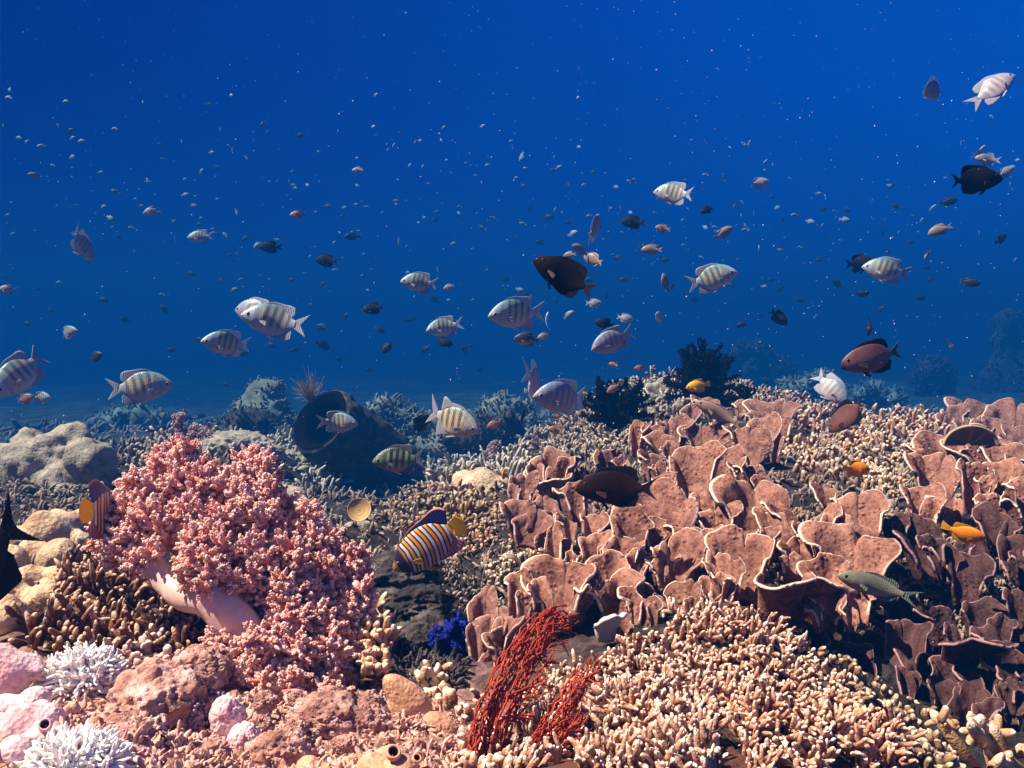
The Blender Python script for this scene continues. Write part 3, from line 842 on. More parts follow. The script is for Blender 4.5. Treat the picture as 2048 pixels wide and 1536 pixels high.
def sponge(label, sph, d, m, om, mouths, voxel=.004, amp=.0015, seed=0):
    out = []
    for s in sph:
        dd = d + (s[3] if len(s) > 3 else 0)
        dd = min(dd, float(hit(s[0], s[1] + s[2] * .5)[1][0]) + .2 * s[2] / FPX); r = s[2] / FPX * dd
        out.append((at(s[0], s[1], dd), (r, r, r)))
    out += [((p + q) / 2, tuple(np.minimum(r1, r2) * .8)) for (p, r1), (q, r2) in zip(out[:-1], out[1:])]
    V, F, A = blob(out, voxel, amp, 50, seed)
    org = V.mean(0); org[2] = V[:, 2].min()
    root = thing("sponge", label, "sponge", org)
    link("body", Geo().add(V, F, A).mesh("body", org), m, root)
    for (x, y, r, dd, ax) in mouths:
        gap = np.linalg.norm(V - CAM, axis=1); ray = nrm(at(x, y, 1.0) - CAM)
        off = np.linalg.norm((V - CAM) - ray * ((V - CAM) @ ray)[:, None], axis=1) < .006
        c = CAM + ray * (gap[off].min() - .001)
        mouth_ring(root, org, c, ax, r / FPX * d, om)
sponge("pale mauve swollen sponge with one dark round hole, lower left between the white anemones",
       [(70,1405,34,.02),(95,1440,36),(50,1450,44),(120,1480,32),(20,1470,44),(150,1498,20),(80,1490,40),(30,1510,40),(10,1420,36,.02)], .585, M_PINKM, M_OSC_P, [(90,1449,9,-.013,(.25,-.8,.6))], .0036, .001, 21)
sponge("peach tube sponge with two open mouths on the bottom edge by the red fan",
       [(770,1515,26),(800,1510,22),(745,1540,36),(800,1545,40),(838,1528,16),(780,1502,16)], .59, M_HUMP, M_OSC_H, [(787,1504,11,-.010,(.2,-.6,.75)),(834,1516,7,-.006,(.3,-.5,.8))], .0034, .0006, 22)
lump("orange_hump_coral", "two round peach humps cut by the bottom edge, left of the tube sponge", "coral",
     [(617,1538,30),(690,1542,30),(655,1550,24),(617,1560,36),(690,1565,36)], .56, M_HUMP, .0033, .0005, 40, 23)

# crusted rocks on the shallow bank
def rock(label, px, py, rx, ry, d, m, seed, amp=.35, group=None, name="rock"):
    d = float(W(d))
    V, F = ICO[6]
    c = at(px, py, d); r = np.array([rx, (rx + ry) * .5, ry]) / FPX * d
    n = .6 * fbm(V, 1.3, 3, seed) + .30 * np.abs(fbm(V, 3.2, 3, seed + 2)) + .20 * fbm(V, 8, 3, seed + 5) + .10 * np.abs(fbm(V, 19, 2, seed + 6))
    P = V * (1 + amp * n[:, None]) * r
    org = c - np.array([0, 0, r[2]])
    o = link(name, Geo().add(P + c, F, np.clip(n * .5 + .5, 0, 1)).mesh(name, org), m, None, org)
    return tag(o, label, "rock", group)
rock("large pink crusted rock between the white anemone and the soft coral", 330,1400,92,72,.63,M_ROCK,31)
rock("rounded rock capped with tan crust under the left foot of the soft coral", 400,1345,60,45,.72,M_ROCK,32)
rock("pale pinkish lump of crusted rock standing right of the purple beads", 455,1440,34,46,.62,M_PINKM,33,.25)
rock("rosy smooth rock leaning at the bottom, under the pale pink lump", 488,1490,34,46,.60,M_PINKM,34,.2)
rock("knobbly crusted rock at the bottom edge left of the peach humps", 560,1505,56,44,.58,M_ROCK,35)
rock("low crusted rock heap in the middle of the rubble bank", 640,1440,72,44,.64,M_ROCK,36)
rock("crusted rock behind the first peach hump", 720,1450,56,46,.645,M_ROCK,37)
rock("small orange brown crusted rock on the bottom edge left of the sponge foot", 240,1480,80,50,.57,M_ROCK,38)
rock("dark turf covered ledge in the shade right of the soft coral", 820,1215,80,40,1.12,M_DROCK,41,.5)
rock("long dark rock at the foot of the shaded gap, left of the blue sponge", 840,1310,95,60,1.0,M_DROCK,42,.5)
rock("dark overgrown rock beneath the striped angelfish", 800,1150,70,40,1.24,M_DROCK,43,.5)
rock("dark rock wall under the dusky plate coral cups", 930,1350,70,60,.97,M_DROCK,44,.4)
rock("grey lumpy rock under the yellow round disc", 715,1075,54,34,1.42,M_DROCK,45,.5)
rock("grey lumpy rock behind the crown of the soft coral", 470,905,80,40,2.0,M_GREYM,46,.4)
rock("blue grey rock in the hollow left of the barrel sponge", 590,940,60,36,2.2,M_GREYM,47,.5)
for q, (x, y, rr, dd, lab) in enumerate([(530,1405,24,.66,"small tan cobble against the lower edge of the soft coral"),(600,1400,22,.68,"small crusted cobble under the middle of the soft coral"),(665,1395,26,.69,"small crusted cobble left of the first peach hump"),
        (740,1405,26,.67,"dark red studded cobble beside the first peach hump"),(520,1455,26,.62,"tan cobble right of the pale pink lump"),(590,1460,22,.61,"pitted cobble on the rubble bank"),(690,1490,24,.60,"pitted cobble behind the pair of peach humps"),(270,1440,30,.60,"reddish cobble below the large pink rock"),
        (420,1510,36,.565,"orange tan cobble on the bottom edge left of the rosy rock"),(330,1510,38,.56,"reddish brown cobble cut by the bottom edge")]):
    rock(lab, x, y, rr, rr * .8, dd, M_ROCK, 60 + q, .5, "cobbles of the rubble bank", "cobble")

# nubs, worm tubes and broken bits over the rubble bank: nobody could count them
def rubble():
    px = RNG.uniform(-30, 930, 3600); py = RNG.uniform(1280, 1560, 3600)
    k = in_poly(px, py, [(-30,1300),(190,1330),(400,1310),(470,1390),(560,1400),(700,1390),(760,1350),(800,1350),(930,1420),(930,1560),(-30,1560)])
    P, d = hit(px[k], py[k])
    n = gnormal(P[:, 0], P[:, 1], .006)
    D = nrm(n + RNG.normal(0, .5, P.shape))
    big = RNG.random(len(P))
    g = Geo()
    for _ in range(2):
        D = nrm(n + RNG.normal(0, .7, P.shape))
        g.add(*fingers(P + RNG.normal(0, .003, P.shape) * [1, 1, .2] - D * .002, D, RNG.uniform(.003, .0095, len(P)), RNG.uniform(.0008, .0022, len(P)), 7, .7, lump=.3))
    C = P + RNG.normal(0, .002, P.shape)
    V, F, A = balls(C[::4], RNG.uniform(.0016, .0048, (len(C[::4]), 1)) * RNG.uniform(.6, 1.2, (len(C[::4]), 3)), 3, RNG.random(len(C[::4])))
    V = V + .0034 * np.stack([fbm(V, 190, 2, 1), fbm(V, 190, 2, 2), fbm(V, 190, 2, 3)], -1)
    g.add(V, F, A)
    k = NT("rubble_bits")
    a = k.attr(); n_ = k.noise(45, 4)
    c = k.ramp(k.math('ADD', k.math('MULTIPLY', a, .35), k.math('MULTIPLY', n_, .7)), [(.3, (.22, .08, .06, 1)), (.45, (.50, .26, .19, 1)), (.58, (.60, .40, .32, 1)), (.72, (.55, .28, .28, 1)), (.85, (.80, .66, .56, 1))])
    m = k.done(c, .8, k.bump(k.noise(260, 3), .7, .0012))
    o = link("coral_rubble", g.mesh("coral_rubble"), m)
    tag(o, kind="stuff")
rubble()
def turf():
    px = RNG.uniform(690, 1010, 4200); py = RNG.uniform(1130, 1420, 4200)
    k = in_poly(px, py, [(730,1150),(900,1120),(1000,1160),(930,1230),(930,1330),(900,1400),(800,1380),(790,1250),(730,1200)])
    P, d = hit(px[k], py[k])
    D = nrm(gnormal(P[:, 0], P[:, 1], .01) + RNG.normal(0, .6, P.shape))
    g = Geo().add(*fingers(P - D * .003, D, RNG.uniform(.006, .018, len(P)), RNG.uniform(.001, .0032, len(P)), 6, .6, lump=.3))
    tag(link("reef_turf", g.mesh("reef_turf"), M_DROCK), kind="stuff")
turf()

# the slope between the colonies is grown over with low corals nobody could count
def growth():
    n = 8600
    px = RNG.uniform(-560, 2640, n); py = 775 + RNG.random(n) ** 1.3 * np.where((px > 2060) | (px < -30), 860, 520)
    P, d = hit(px, py)
    ok = ((d > 1.02) | (px > 2070) | (px < -40)) & (d < 10.3) & (d > .45)
    P, d, px, py = P[ok], d[ok], px[ok], py[ok]
    n = len(P)
    patch = vnoise(P, 2.2, 77)
    D = nrm(gnormal(P[:, 0], P[:, 1], .03) * .4 + np.array([0, -.15, .6]) + RNG.normal(0, .45, P.shape))
    s = RNG.uniform(.6, 1.3, n) / FPX * d
    g = Geo()
    tall = (patch > -.3) | (d > 1.6)
    for q in range(5):
        B = P[tall] + RNG.normal(0, 6, (tall.sum(), 3)) * s[tall][:, None] * np.array([1, 1, .1])
        D2 = nrm(D[tall] + RNG.normal(0, .35, (tall.sum(), 3)))
        V, F, A = fingers(B - D2 * 3 * s[tall][:, None], D2, RNG.uniform(12, 26, tall.sum()) * s[tall], RNG.uniform(2.2, 4.2, tall.sum()) * s[tall], 6, .4)
        g.add(V, F, A * .45 + .05)
    fl = ~tall
    V, F, A = balls(P[fl], RNG.uniform(5, 12, (fl.sum(), 1)) * s[fl][:, None] * RNG.uniform(.6, 1.1, (fl.sum(), 3)), 3, RNG.uniform(.55, 1, fl.sum()))
    w_ = np.repeat(s[fl], 162)[:, None]
    e = np.stack([fbm(V / w_, .10, 3, q) for q in (1, 2, 3)], -1)
    g.add(V + e * w_ * 3.2, F, A)
    k = NT("low_growth")
    a = k.attr(); n_ = k.noise(3.2, 4)
    c1 = k.ramp(a, [(.04, (.02, .014, .012, 1)), (.25, (.12, .085, .065, 1)), (.48, (.42, .33, .26, 1)), (.56, (.05, .038, .036, 1)), (.8, (.16, .115, .10, 1)), (1, (.27, .18, .155, 1))])
    c = k.mix(k.smooth(n_, .42, .62), c1, k.mix(.8, c1, (.80, .62, .62, 1), 'MULTIPLY'))
    m = k.done(c, .85, k.bump(k.noise(130, 4), .7, .002), .2)
    tag(link("reef_growth", g.mesh("reef_growth"), m), kind="stuff")
growth()

# purple beads
def beads(label, cx, cy, rx, ry, d, m, n, rb):
    c = at(cx, cy, d)
    dirs = nrm(RNG.normal(0, 1, (n, 3)) - np.array([0, .8, 0]))
    C = c + dirs * np.array([rx, min(rx, ry), ry]) / FPX * d * RNG.uniform(.75, 1.05, (n, 1))
    g = Geo().add(*balls(C, RNG.uniform(.75, 1.2, (n, 1)) * rb, 2, RNG.random(n)))
    g.add(*balls(c[None], np.array([[rx, min(rx, ry), ry]]) / FPX * d * .85, 3))
    o = link("bead_colony", g.mesh("bead_colony", c), m, None, c)
    tag(o, label, "sea squirts", "beaded colonies")
k = NT("purple_beads")
M_BEAD = k.done(k.ramp(k.attr(), [(0, (.10, .05, .10, 1)), (1, (.34, .20, .30, 1))]), .35, None, .5)
beads("dark purple beaded cluster on the shady side of the large pink rock", 392,1440,22,40,.615,M_BEAD,170,.0016)
beads("smaller purple beaded cluster above the pale pink lump", 425,1402,28,20,.635,M_BEAD,110,.0015)

# white anemones: short stiff tentacles on a cushion
def anemone(label, cx, cy, rx, ry, d, n, ln, m, m2):
    d = min(d, float(hit(cx, cy + ry * .6)[1][0]))
    c = at(cx, cy, d); r = np.array([rx, rx * .7, ry]) / FPX * d
    root = thing("anemone", label, "anemone", c - np.array([0, 0, r[2]]), "white anemones")
    org = np.array(root.location)
    V, F = ICO[4]
    link("disc", Geo().add(c + V * r * .8 * (1 + .08 * fbm(V, 3, 2, 4)[:, None]), F).mesh("disc", org), m2, root)
    D = nrm(RNG.normal(0, 1, (n, 3)) + np.array([.1, -.5, .5]))
    B = c + D * r * .74
    D2 = nrm(D + RNG.normal(0, .22, D.shape) + np.array([0, 0, .15]))
    link("tentacles", Geo().add(*fingers(B, D2, ln * RNG.uniform(.6, 1.2, n), np.full(n, ln * .12), 6, .5, [1.1, 1, .95, .85, .65, .4, .08])).mesh("tentacles", org), m, root)
k = NT("white_tentacles"); M_WHITE = k.done(k.ramp(k.attr(), [(0, (.55, .36, .40, 1)), (.5, (.84, .74, .76, 1)), (1, (.90, .86, .86, 1))]), .5, None, .4)
k = NT("anemone_cushion"); M_CUSH = k.done((.60, .40, .44, 1), .6)
anemone("white spiky anemone tuft above the mauve sponge", 168,1362,72,52,.66,620,.0125,M_WHITE,M_CUSH)
anemone("white spiky anemone tuft cut by the bottom left edge", 150,1535,100,40,.535,560,.0125,M_WHITE,M_CUSH)

# ------------------------------------------------------------------ the pink soft coral
def soft_coral():
    d0 = .86
    base = at(600, 1400, d0)
    root = thing("soft_coral", "big pink broccoli soft coral with a pale bare trunk, left of the angelfish", "soft coral", base)
    k = NT("soft_coral_skin")
    n_ = k.noise(70, 3)
    M_SKIN = k.done(k.ramp(n_, [(.35, (.72, .44, .38, 1)), (.65, (.84, .58, .52, 1))]), .5, k.bump(k.noise(420, 3), .3, .0008), .35)
    M_SKIN.node_tree.nodes['Principled BSDF'].inputs['Subsurface Weight'].default_value = 0.0
    k = NT("soft_coral_polyps")
    a = k.attr(); n2 = k.noise(30, 3)
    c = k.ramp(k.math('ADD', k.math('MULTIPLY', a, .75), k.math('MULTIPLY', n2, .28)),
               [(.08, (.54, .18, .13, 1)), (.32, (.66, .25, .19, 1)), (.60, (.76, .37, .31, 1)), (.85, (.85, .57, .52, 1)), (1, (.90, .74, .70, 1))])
    M_POL = k.done(c, .55, None, .35)
    # trunk: px, py, radius px, depth
    tr = [[(620,1440,70,.84),(575,1370,62,.82),(520,1300,58,.80),(470,1245,52,.79),(420,1200,46,.79),(370,1190,40,.80),(325,1155,34,.81),(290,1105,26,.82),(270,1060,20,.84)],
          [(470,1245,50,.80),(440,1180,40,.81),(410,1110,34,.84),(390,1030,30,.86),(380,960,22,.88)],
          [(520,1300,54,.80),(540,1220,44,.84),(520,1120,40,.87),(505,1020,34,.90),(495,960,24,.92)],
          [(575,1370,54,.82),(610,1280,44,.86),(625,1180,36,.88),(640,1110,26,.90)],
          [(600,1390,50,.83),(650,1320,40,.85),(690,1240,30,.87),(710,1170,20,.88)],
          [(560,1380,40,.80),(530,1385,34,.77),(480,1370,28,.76),(450,1340,20,.76)]]
    sph = []
    for br in tr:
        P = np.array(br, float)
        t = np.linspace(0, len(P) - 1, len(P) * 5)
        for i in range(len(t)):
            x, y, r, d = [np.interp(t[i], np.arange(len(P)), P[:, q]) for q in range(4)]
            rr = r / FPX * d * .80
            sph.append((at(x, y, d), (rr, rr, rr)))
    V, F, A = blob(sph, .0045, .0012, 45, 3)
    link("trunk", Geo().add(V, F, A).mesh("trunk", base), M_SKIN, root)
    # lobes: px, py, rx, ry, depth
    LB = [(340,935,34,30,.90),(385,920,36,34,.90),(420,945,32,36,.90),(365,975,46,36,.88),(320,975,20,18,.90),(415,990,40,34,.88),(345,1010,38,30,.88),
          (470,960,30,34,.92),(505,935,28,30,.93),(540,955,26,34,.93),(500,985,44,40,.90),(550,1000,32,40,.92),(460,1010,34,36,.88),(270,975,28,24,.87),(262,1010,34,34,.86),(300,1000,26,34,.87),
          (240,1040,36,36,.85),(300,1050,40,36,.84),(215,1075,30,30,.85),(262,1085,38,30,.83),(325,1080,36,32,.83),(375,1045,40,36,.85),(430,1055,42,40,.85),(490,1050,44,44,.87),(550,1060,42,46,.89),
          (600,1045,24,34,.91),(395,1095,32,40,.82),(445,1120,38,42,.82),(390,1150,24,40,.79),(420,1160,24,36,.79),(505,1120,40,42,.84),(560,1130,42,46,.86),(610,1110,40,46,.89),(655,1105,30,40,.91),(630,1060,22,30,.92),
          (480,1170,34,36,.81),(535,1190,42,40,.82),(595,1190,44,46,.85),(650,1170,40,46,.88),(700,1150,30,44,.90),(722,1125,16,26,.91),(560,1250,44,40,.80),(620,1250,46,44,.83),
          (675,1235,40,46,.86),(715,1210,24,44,.88),(520,1280,32,30,.765),(580,1300,42,34,.785),(640,1310,46,40,.81),(695,1290,30,40,.84),(470,1310,34,30,.76),(445,1280,26,24,.765),(505,1345,38,30,.75),(560,1350,36,28,.76),(620,1365,44,32,.78),
          (675,1350,34,34,.81),(455,1350,24,22,.75),(540,1385,34,20,.745),(600,1400,36,20,.76),(660,1390,30,20,.785),(290,1120,30,20,.81),(235,1105,22,20,.83),
          (450,1065,40,40,.95),(560,1100,50,50,.96),(620,1200,50,50,.95)]
    rr = random.Random(4)
    for (cx, cy, rx, ry, d) in LB:
        g = Geo()
        # a lobe is a handful of smaller sprays leaning outwards
        out = np.array([cx - 500, cy - 1230], float); out /= np.linalg.norm(out) + 1e-6
        subs = [(cx, cy, rx * .66, ry * .66, d)]
        for q in range(5):
            an = math.atan2(out[1], out[0]) + rr.uniform(-1.7, 1.7)
            f = rr.uniform(.5, .95)
            subs.append((cx + math.cos(an) * rx * f, cy + math.sin(an) * ry * f, rx * rr.uniform(.26, .42), ry * rr.uniform(.34, .56), d + rr.uniform(-.02, .012)))
        for (sx, sy, srx, sry, sd_) in subs:
            c = at(sx, sy, sd_); r = np.array([srx, (srx + sry) * .5, sry]) / FPX * sd_
            n = max(12, int(srx * sry / 13.0))
            D = nrm(RNG.normal(0, 1, (n * 3, 3)))
            D = D[(D[:, 1] < .55)][:n]
            n = len(D)
            sw = 1 + .24 * vnoise(D, 2.6, int(sx)) + .14 * vnoise(D, 6, int(sy))
            bud = c + D * r * sw[:, None] * RNG.uniform(.74, 1.08, (n, 1))
            br = RNG.uniform(.0022, .0033, n)
            ax = nrm(D + RNG.normal(0, .28, D.shape) + np.array([out[0] * .3, -.1, .25 - out[1] * .3])); hl = RNG.uniform(.003, .011, n)
            g.add(*fingers(bud - ax * .003, ax, hl + .003, br * .6, 5, .1))
            kk = 28
            s_ = RNG.random((n, kk))
            q = nrm(RNG.normal(0, 1, (n, kk, 3)) + ax[:, None, :] * (s_ * 1.6)[..., None])
            pc = bud[:, None, :] + ax[:, None, :] * (hl[:, None] * s_)[..., None] + q * (br[:, None] * (1 - .45 * s_))[..., None]
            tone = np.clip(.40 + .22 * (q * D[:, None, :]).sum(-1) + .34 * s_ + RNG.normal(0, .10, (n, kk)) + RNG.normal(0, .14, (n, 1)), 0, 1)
            g.add(*balls(pc.reshape(-1, 3), RNG.uniform(.00065, .00120, (n * kk, 1)), 1, tone.ravel()))
            V, F = ICO[3]
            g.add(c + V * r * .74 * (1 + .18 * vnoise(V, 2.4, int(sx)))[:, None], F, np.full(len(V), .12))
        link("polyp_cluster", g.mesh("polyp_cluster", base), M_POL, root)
    return M_POL, M_SKIN
M_POL, M_SKIN = soft_coral()

def small_soft(label, d, LB, m, group="small pink soft corals", rb=.004, kk=8):
    rb = rb * float(W(d)) / d; d = float(W(d))
    x, y = LB[-1][0], LB[-1][1] + LB[-1][3]
    base = at(x, y, d)
    g = Geo()
    for (cx, cy, rx, ry) in LB:
        c = at(cx, cy, d); r = np.array([rx, rx, ry]) / FPX * d
        n = max(14, int(rx * ry / 9))
        D = nrm(RNG.normal(0, 1, (n, 3)))
        bud = c + D * r * RNG.uniform(.75, 1.15, (n, 1))
        q = nrm(RNG.normal(0, 1, (n, kk, 3)) + D[:, None] * .7)
        g.add(*balls((bud[:, None] + q * rb).reshape(-1, 3), RNG.uniform(.3, .5, (n * kk, 1)) * rb, 1, np.clip(.5 + .35 * (q * D[:, None]).sum(-1), 0, 1).ravel()))
        V, F = ICO[2]
        g.add(c + V * r * .8, F, np.full(len(V), .1))
    o = link("soft_coral", g.mesh("soft_coral", base), m, None, base)
    tag(o, label, "soft coral", group)
k = NT("dusky_polyps"); M_DUSK = k.done(k.ramp(k.attr(), [(0, (.22, .08, .08, 1)), (.6, (.46, .25, .24, 1)), (1, (.62, .42, .40, 1))]), .6)
k = NT("mauve_polyps"); M_MAUVE = k.done(k.ramp(k.attr(), [(0, (.26, .10, .10, 1)), (.6, (.52, .26, .28, 1)), (1, (.74, .52, .52, 1))]), .6)
small_soft("small mauve soft coral tuft left of the brown branching coral", .98, [(70,1200,22,18),(105,1185,26,20),(140,1190,20,18),(85,1225,24,20),(120,1225,24,24),(60,1235,18,18),(100,1255,22,24)], M_MAUVE, rb=.0034)
small_soft("hazy pinkish soft coral bush on the rock behind the big pink one", 2.0, [(358,845,10,18),(365,870,20,16),(395,868,20,16),(420,880,22,14),(385,890,28,16)], M_DUSK, rb=.006)
small_soft("hazy pink soft coral spire on the far slope right of the netted fish", 2.35, [(990,890,9,14),(988,912,14,16),(1000,925,14,14),(985,935,22,18)], M_DUSK, rb=.007)
small_soft("low hazy pink soft coral at the foot of the pink spire", 2.3, [(940,940,16,14),(960,935,14,14),(955,955,22,14)], M_DUSK, rb=.007)

# ------------------------------------------------------------------ red sea fan
def sea_fan(label, spine, n, d, seed, fr, group="red sea fans"):
    r = np.random.default_rng(seed)
    sp = np.array(spine, float)                    # px, py, half width px, depth
    base = at(sp[0, 0], sp[0, 1], sp[0, 3])
    K = 60
    t = np.linspace(0, 1, K)
    tt = t * (len(sp) - 1)
    cx, cy, w, dd = [np.interp(tt, np.arange(len(sp)), sp[:, q]) for q in range(4)]
    for _ in range(2):
        cx[1:-1] = (cx[:-2] + 2 * cx[1:-1] + cx[2:]) / 4; cy[1:-1] = (cy[:-2] + 2 * cy[1:-1] + cy[2:]) / 4
    tx, ty = np.gradient(cx), np.gradient(cy)
    ln = np.hypot(tx, ty); nx, ny = -ty / ln, tx / ln
    g = Geo()
    S_ = np.linspace(-1, 1, n)[:, None] + r.normal(0, .05, (n, 1))
    wob = np.cumsum(r.normal(0, .03, (n, K)), 1); wob -= wob.mean(1, keepdims=True)
    sgn = S_ + wob + .05 * np.sin(t[None] * r.uniform(20, 60, (n, 1)) + r.uniform(0, 6, (n, 1)))
    PX = cx[None] + nx[None] * w[None] * sgn; PY = cy[None] + ny[None] * w[None] * sgn
    DD = dd[None] + .012 * np.sin(S_ * 2.2) + np.cumsum(r.normal(0, .0011, (n, K)), 1)
    P = at(PX, PY, DD) + r.normal(0, .00055, (n, K, 3))
    rad = np.full((n, K), .00062) * r.uniform(.8, 1.5, (n, 1)) * np.linspace(1.25, .75, K)[None]
    # strands end at different lengths
    end = np.where(np.abs(S_[:, 0]) < .9, r.uniform(.78, 1, n), r.uniform(.55, .95, n))
    for i in range(n):
        ke = max(8, int(end[i] * K))
        q = np.linspace(0, ke - 1, K)
        P[i] = np.stack([np.interp(q, np.arange(K), P[i, :, c]) for c in range(3)], -1)
    g.add(*tubes(P, rad, 6))
    # cross links and free side twigs
    L = []
    for i in range(n - 1):
        for k_ in range(2, K - 3):
            if r.random() < .72:
                a, b = P[i, k_], P[i + 1, min(K - 1, k_ + r.integers(0, 3))]
                if np.linalg.norm(a - b) < .010: L.append(np.linspace(a, b, 4) + r.normal(0, .0005, (4, 3)))
    if L: g.add(*tubes(np.array(L), np.full((len(L), 4), .0006), 5))
    T = []
    for (x0, y0, x1, y1, k_) in fr:
        for j in range(k_):
            u = np.linspace(0, 1, 12)
            a = np.array([x0, y0]) + r.normal(0, 8, 2); b = np.array([x1, y1]) + r.normal(0, 9, 2) + np.array([0, (j - k_ / 2) * 9])
            q = a[None] * (1 - u[:, None]) + b[None] * u[:, None]
            q[:, 1] += np.sin(u * math.pi) * r.normal(0, 9) + np.cumsum(r.normal(0, 1.4, 12)); q[:, 0] += np.cumsum(r.normal(0, 1.0, 12))
            dm = np.interp(y0, cy[::-1], dd[::-1])
            pts = at(q[:, 0], q[:, 1], dm + r.normal(0, .004) + u * .01)
            T.append(pts)
            for s in range(4):
                i0 = r.integers(3, 10); e = pts[i0] + nrm(pts[i0] - pts[i0 - 1]) * .007 + r.normal(0, .0035, 3)
                T.append(np.stack([np.interp(np.linspace(0, 1, 12), [0, 1], [pts[i0, c], e[c]]) for c in range(3)], -1) + r.normal(0, .0002, (12, 3)))
    g.add(*tubes(np.array(T), np.full((len(T), 12), .00055) * np.linspace(1.2, .8, 12)[None], 6))
    k = NT("red_gorgonian")
    c = k.ramp(k.noise(120, 3), [(.3, (.20, .014, .006, 1)), (.55, (.36, .034, .012, 1)), (.75, (.52, .085, .035, 1))])
    m = k.done(c, .6, k.bump(k.noise(900, 2), .5, .0005), .3)
    o = link("sea_fan", g.mesh("sea_fan", base), m, None, base)
    tag(o, label, "sea fan", group)
sea_fan("tall red sea fan bending up to the front plate coral", [(958,1575,36,.60),(972,1500,38,.605),(990,1430,36,.615),(1016,1370,34,.63),(1046,1310,32,.65),(1082,1255,26,.67),(1118,1228,24,.69),(1138,1232,20,.70)], 25, .62, 5,
        [(1052,1330,1108,1300,7),(1030,1390,1085,1360,5),(1060,1300,1100,1285,5),(1010,1440,1050,1440,4),(1080,1250,1136,1262,7)])
sea_fan("shorter thin red sea fan over the cream finger coral, right of the tall one", [(1070,1575,20,.575),(1080,1500,22,.58),(1105,1450,24,.59),(1135,1400,22,.60),(1165,1350,18,.615),(1195,1305,10,.63)], 10, .6, 6,
        [(1150,1380,1195,1345,3),(1100,1470,1160,1440,5),(1080,1510,1140,1500,4),(1110,1500,1170,1420,4)])

# ------------------------------------------------------------------ black feather stars
k = NT("black_feather"); M_FEATH = k.done((.004, .003, .004, 1), .8, None, .03)
def feather_star(label, cx, cy, rx, ry, d, n, seed, up=1.0):
    r = np.random.default_rng(seed)
    d = float(W(d))
    c = at(cx, cy + ry * .75, d)
    root = thing("feather_star", label, "feather star", c, "black feather stars")
    org = np.array(c)
    V, F = ICO[3]
    link("cup", Geo().add(c + V * np.array([rx, rx, ry]) / FPX * d * .45, F).mesh("cup", org), M_FEATH, root)
    K = 22; t = np.linspace(0, 1, K)
    g = Geo(); arms = []; pin = []
    for i in range(n):
        az = r.uniform(0, 2 * math.pi); el = r.uniform(-.1, 1.4) * up
        D = np.array([math.cos(az) * math.cos(el), math.sin(az) * math.cos(el), math.sin(el)])
        Ln = r.uniform(.8, 1.15)
        P = c + (D[None] * t[:, None]) * np.array([rx, rx, ry * 1.75]) / FPX * d * Ln * np.array([1, 1, 1.0])
        side = np.array([-math.sin(az), math.cos(az), 0])
        # curled tip
        cu = np.clip((t - .55) / .45, 0, 1); cr = rx / FPX * d * r.uniform(.10, .24); aa = cu * r.uniform(2.5, 5.2)
        s2 = np.where(r.random() < .5, 1, -1)
        P = P + np.outer(1 - np.cos(aa), np.array([math.cos(az), math.sin(az), -.2])) * cr * s2 + np.outer(np.sin(aa), side) * cr * .5
        P = P + np.outer(np.sin(t * 3 + r.uniform(0, 6)), side) * rx / FPX * d * .10
        arms.append(P)
        T = nrm(np.gradient(P, axis=0)); nn = nrm(np.cross(T, side + .01))
        for j in range(2, K, 1):
            for sg in (-1, 1):
                q = nrm(nn[j] * sg + T[j] * .7)
                pin.append(np.stack([P[j] + q * rx / FPX * d * .17 * (1 - t[j] * .35) * s for s in (0, .5, 1)]))
    g.add(*tubes(np.array(arms), np.full((n, K), .0020 * d) * np.linspace(1.2, .6, K)[None], 6))
    g.add(*tubes(np.array(pin), np.full((len(pin), 3), .0013 * d) * np.array([1, .8, .4])[None], 4))
    link("arms", g.mesh("arms", org), M_FEATH, root)
feather_star("large black feather star with curled arm tips on the ridge behind the yellow damselfish", 1406, 752, 60, 62, 1.84, 100, 3)
feather_star("black feather star left on the ridge, behind the small orange brown fish", 1232, 800, 54, 50, 1.72, 90, 4, .8)
feather_star("small black feather star tucked under the right side of the large one", 1492, 795, 28, 26, 1.74, 40, 5)

